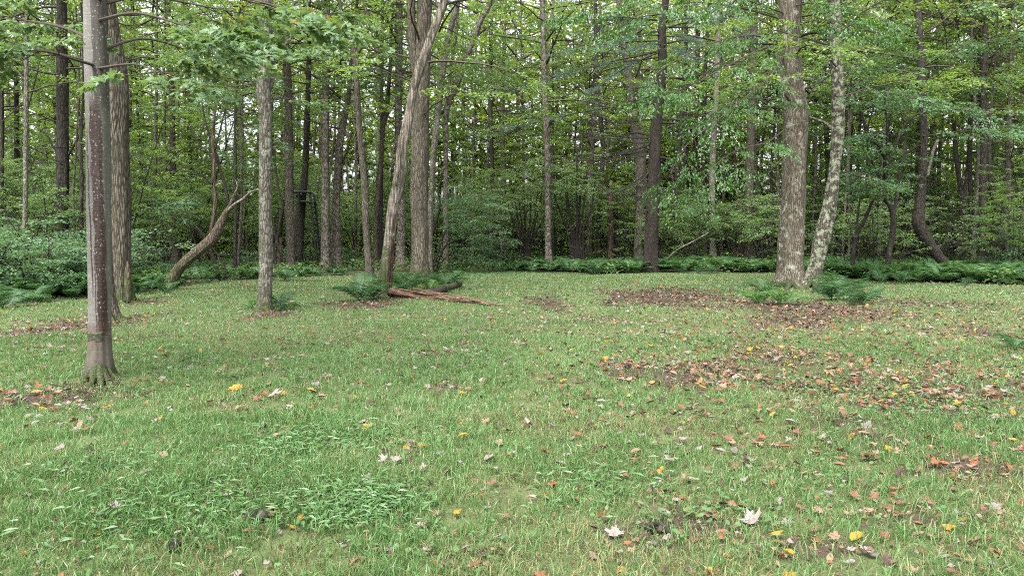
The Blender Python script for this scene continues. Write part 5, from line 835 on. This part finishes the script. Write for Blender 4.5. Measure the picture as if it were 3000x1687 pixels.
# ------------------------------------------------------------------ ladder stand
def stand():
    d = 36.4; b = gpt(933, 792); b = np.array([dpt(935, 700, d)[0], d, 0.0]); root = thing('ladder_stand', 'black steel hunting ladder stand leaning on a dark trunk, left of centre', 'tree stand', b)
    def bar(name, pts, r=.022, parent=None):
        P = np.array([(dpt(u, v, d + dd) - b) for u, v, dd in pts]); V, Q, T = tube(P, r, 6); return obj(name, mesh_np(name + '_mesh', V, T, Q, [M['metal']]), parent or root)
    def bars(name, lst, r):
        mb = MB()
        for pts in lst: V, Q, T = tube(np.array([(dpt(u, v, d + dd) - b) for u, v, dd in pts]), r, 6); mb.add(V, T, Q)
        return obj(name, mb.mesh(name + '_mesh', [M['metal']]), root)
    top = [(909, 590, -.35), (922, 590, .35)]; bot = [(932, 795, -.30), (944, 795, .40)]
    lad = bars('ladder', [[a, c] for a, c in zip(top, bot)], .046)
    for i in range(1, 12):
        f = i / 12; bar('rung', [tuple(a * (1 - f) + c * f for a, c in zip(top[k], bot[k])) for k in (0, 1)], .034, lad)
    plat = bars('platform', [[(878, 590.5, -.45), (878, 590.5, .45)], [(922, 592, -.45), (922, 592, .45)]], .034)
    for dd in (-.42, -.21, 0, .21, .42): bar('slat', [(878, 590, dd), (922, 592, dd)], .062, plat)
    seat = bars('seat', [[(876, 563, -.45), (876, 590, -.45)], [(876, 563, .45), (876, 590, .45)], [(874, 573, -.45), (874, 573, .45)]], .06)
    for dd in (-.40, -.27, -.13, 0, .13, .27, .40): bar('slat', [(868, 572, dd), (884, 572, dd)], .024, seat)
    for dd in (-.45, .45):
        bar('arm_rail', [(862, 562, dd), (886, 562, dd), (910, 563, dd)], .07); bar('front_post', [(910, 563, dd), (916, 566, dd), (921, 575, dd), (922, 592, dd)], .05); bar('brace', [(907, 563, dd), (912, 590, dd)], .045)
    bar('front_rail', [(911, 563, -.45), (911, 563, .45)], .03); bar('back_rail', [(866, 560, -.45), (866, 560, .45)], .034)
    bar('backrest', [(880, 560, -.3), (880, 546, 0), (880, 560, .3)], .04); bar('stabilizer', [(882, 705, 0), (936, 702, 0)], .02)
    bar('seat_cushion', [(868, 571, 0), (886, 571, 0)], .14); bar('strap', [(876, 572, -.45), (880, 600, -.32), (884, 612, -.2)], .04)
stand()

# ------------------------------------------------------------------ fallen leaves
def flat_leaf(kind, seed, curl):
    r = np.random.default_rng(seed)
    if kind == 'maple': v, t = maple(curl, seed)
    else:
        n = 7; yy = np.linspace(0, 1, n); ww = .26 * np.sin(np.pi * np.clip(yy * .94 + .03, 0, 1)) ** .8; v = [[0, y, curl * .5 * (y - .5) ** 2] for y in yy] + [[-a, y, curl * a * 1.6 + curl * .5 * (y - .5) ** 2 + r.normal(0, .02)] for y, a in zip(yy, ww)] + [[a, y, curl * a * 1.6 + curl * .5 * (y - .5) ** 2 + r.normal(0, .02)] for y, a in zip(yy, ww)]
        v = np.array(v); t = []
        for i in range(n - 1): t += [[i, i + 1, n + i + 1], [i, n + i + 1, n + i], [i, 2 * n + i, 2 * n + i + 1], [i, 2 * n + i + 1, i + 1]]
        t = np.array(t)
    v = v - [0, .45, 0]; return v, t
SHAPES = [flat_leaf('maple', 5, .2), flat_leaf('maple', 6, -.25), flat_leaf('maple', 7, .5), flat_leaf('oval', 8, .35), flat_leaf('oval', 9, -.28), flat_leaf('oval', 10, .6)]
LM = {(c, k): mesh_np('fallen_leaf_mesh', SHAPES[k][0], SHAPES[k][1], None, [LEAFC[c]], None, None, True) for c in LEAFC for k in range(6)}
LDESC = {'pale': 'pale grey upturned dry leaf', 'tan': 'tan dry leaf', 'brown': 'brown dry leaf', 'rust': 'rust red dry leaf', 'orange': 'orange fallen leaf', 'yellow': 'yellow fallen leaf', 'dark': 'dark brown rotten leaf'}
def leaf_at(x, y, c, k, s, label, group=None, lift=None):
    lift = rng.uniform(.016, .045) if lift is None else lift
    o = obj('fallen_leaf', LM[(c, k)], None, (x, y, float(gz(x, y)) + lift), (rng.normal(0, .28), rng.normal(0, .28), rng.random() * 6.28), (s, s, s)); tag(o, label, 'leaf', group)
for (u, v, c, k, px, lab) in [(1072, 1263, 'yellow', 0, 34, 'bright yellow maple leaf lying in the grass at centre'), (690, 1134, 'orange', 0, 34, 'orange and yellow curled leaf right of the stained trunk'), (1358, 1255, 'orange', 1, 34, 'orange maple leaf right of the bright yellow maple leaf'), (1995, 1247, 'yellow', 1, 22, 'small yellow leaf in the grass right of centre'), (2200, 1552, 'pale', 2, 56, 'pale cupped dry leaf, largest at lower right'), (616, 1628, 'rust', 3, 40, 'rusty folded leaf beside the black rotten branch piece'), (2505, 1612, 'yellow', 3, 54, 'long yellow brown leaf near the bottom at lower right'), (2785, 1577, 'yellow', 4, 32, 'clear yellow oval leaf at lower right, right of the long yellow brown leaf'), (1800, 1575, 'pale', 0, 46, 'pale split leaf lying in straw at lower centre right'), (1985, 1482, 'pale', 4, 46, 'greyish pale leaf above the dark rotten wood piece'), (1966, 1366, 'pale', 0, 40, 'pale leaf in grass right of the single red leaf'), (272, 1332, 'pale', 1, 40, 'whitish maple leaf in the lawn at left'), (1854, 1358, 'rust', 4, 34, 'single red brown upright leaf right of centre'), (660, 1480, 'pale', 3, 40, 'pale leaf beside the trailing weeds at lower left'), (1234, 1540, 'pale', 0, 34, 'pale leaf in the grass near the bottom centre'), (1285, 1345, 'pale', 4, 26, 'small white leaf glinting in the grass at centre'), (2830, 1420, 'tan', 4, 60, 'large pinkish tan leaf in the leaf cluster at right'), (2790, 1424, 'yellow', 3, 44, 'yellow leaf next to the large pinkish tan leaf'), (180, 1460, 'pale', 4, 44, 'curled pale leaf at lower left'), (805, 1165, 'pale', 0, 42, 'pale maple leaf pair in the lawn left of centre'), (1940, 1400, 'orange', 5, 36, 'orange yellow leaf below the pale leaf, right of centre'), (1600, 1462, 'rust', 5, 36, 'mushroom-brown curled leaf on straw, right of centre'), (880, 1538, 'orange', 4, 32, 'small orange tan leaf right of the curved black bark'), (1395, 1660, 'rust', 5, 40, 'reddish leaf standing at the bottom edge, centre'), (1820, 1680, 'yellow', 1, 22, 'small yellow leaf at the bottom edge, right of centre'), (2310, 1660, 'yellow', 5, 40, 'bent yellow leaf near the bottom edge at right')]:
    g = gpt(u, v); leaf_at(g[0], g[1], c, k, px * mpp(g[1]) * 1.15, lab)
def leaf_field(x, y): return np.clip(.085 + .24 * right_side(x, y) + .55 * wear(x, y, 5) + .06 * sstep(.55, .7, fbm(x, y, 1.4, 60)), 0, 1) * (1 - .5 * forest(x, y))
def region(u, v):
    h = 'left' if u < 750 else ('left of centre' if u < 1400 else ('right of centre' if u < 2150 else 'right')); dd = 'front' if v > 1400 else ('middle' if v > 1150 else 'back'); return dd, h
x, y = scatter(3.2, 30, 110, 1.12); k = rng.random(len(x)) < leaf_field(x, y); x, y = x[k], y[k]
cols = np.array(['pale', 'tan', 'brown', 'rust', 'orange', 'yellow', 'dark'])
def pick(x, y):
    rs = float(right_side(x, y)); fa = float(sstep(9, 18, y)) * float(wear(x, y, 5) > .3); p = np.array([.34 - .18 * rs - .10 * fa, .17 - .03 * fa, .21 + .08 * rs + .12 * fa, .08 + .10 * rs, .02 * (1 - .8 * fa), .025 * (1 - .8 * fa), .11 + .35 * fa]); return cols[rng.choice(7, p=p / p.sum())]
ordr = np.argsort(y); ind = ordr[(y[ordr] < 9)][:]; n_ind = 270
ind = ind[:n_ind] if len(ind) > n_ind else ind; rest = np.setdiff1d(ordr, ind)
for i in ind:
    c = pick(x[i], y[i]); u = u_of(x[i], y[i]); v = HZ + F * CAMH / y[i]; dd, h = region(u, v)
    leaf_at(x[i], y[i], c, rng.integers(6), rng.uniform(.038, .075), LDESC[c] + ' in the ' + dd + ' grass, ' + h, LDESC[c] + ' in the ' + dd + ' grass, ' + h)
mb = MB()
mats = [LEAFC[c] for c in cols]
flat_q = (np.array([[0, -.5, .03], [-.4, 0, .08], [0, .5, -.05], [.4, 0, .1]]), np.array([[0, 2, 1], [0, 3, 2]]))
for i in rest:
    c = pick(x[i], y[i]); sh = SHAPES[rng.integers(6)] if y[i] < 13 else flat_q; a = rng.random() * 6.28
    s = rng.uniform(.05, .095); ca, sa = math.cos(a), math.sin(a); t1, t2 = rng.normal(0, .3, 2); Rm = np.array(Matrix.Rotation(a, 3, 'Z') @ Matrix.Rotation(t1, 3, 'X') @ Matrix.Rotation(t2, 3, 'Y'))
    mb.add((sh[0] * s) @ Rm.T + [x[i], y[i], float(gz(x[i], y[i])) + rng.uniform(.02, .05)], sh[1], mat=list(cols).index(c)) if True else None
xf, yf = scatter(2.8, 16, 300, 1.1); kf = rng.random(len(xf)) < np.clip(.10 + .2 * right_side(xf, yf) + .55 * wear(xf, yf, 5) + .35 * sstep(.5, .7, fbm(xf, yf, 1.8, 66)), 0, 1); xf, yf = xf[kf], yf[kf]; nfr = len(xf); cf = rng.choice([0, 1, 1, 2, 2, 2, 3, 6, 6], nfr)
for ci in range(7):
    q = cf == ci; nq_ = int(q.sum())
    if not nq_: continue
    af = rng.random(nq_) * 6.283; X, Y, Z = frames(np.stack([np.cos(af), np.sin(af), rng.normal(0, .25, nq_)], -1), norm(np.stack([rng.normal(0, .4, nq_), rng.normal(0, .4, nq_), np.ones(nq_)], -1)))
    V, T = stamp(flat_q[0] * [rng.uniform(.5, 1.1), 1, 1], flat_q[1], np.stack([xf[q], yf[q], gz(xf[q], yf[q]) + .015 + .04 * rng.random(nq_)], -1), X, Y, Z, rng.uniform(.014, .042, nq_)); mb.add(V, T, mat=ci)
tag(obj('leaf_litter', mb.mesh('leaf_litter_mesh', mats)), 'scattered litter of small dry leaves farther back in the clearing', 'leaf litter', None, 'stuff')
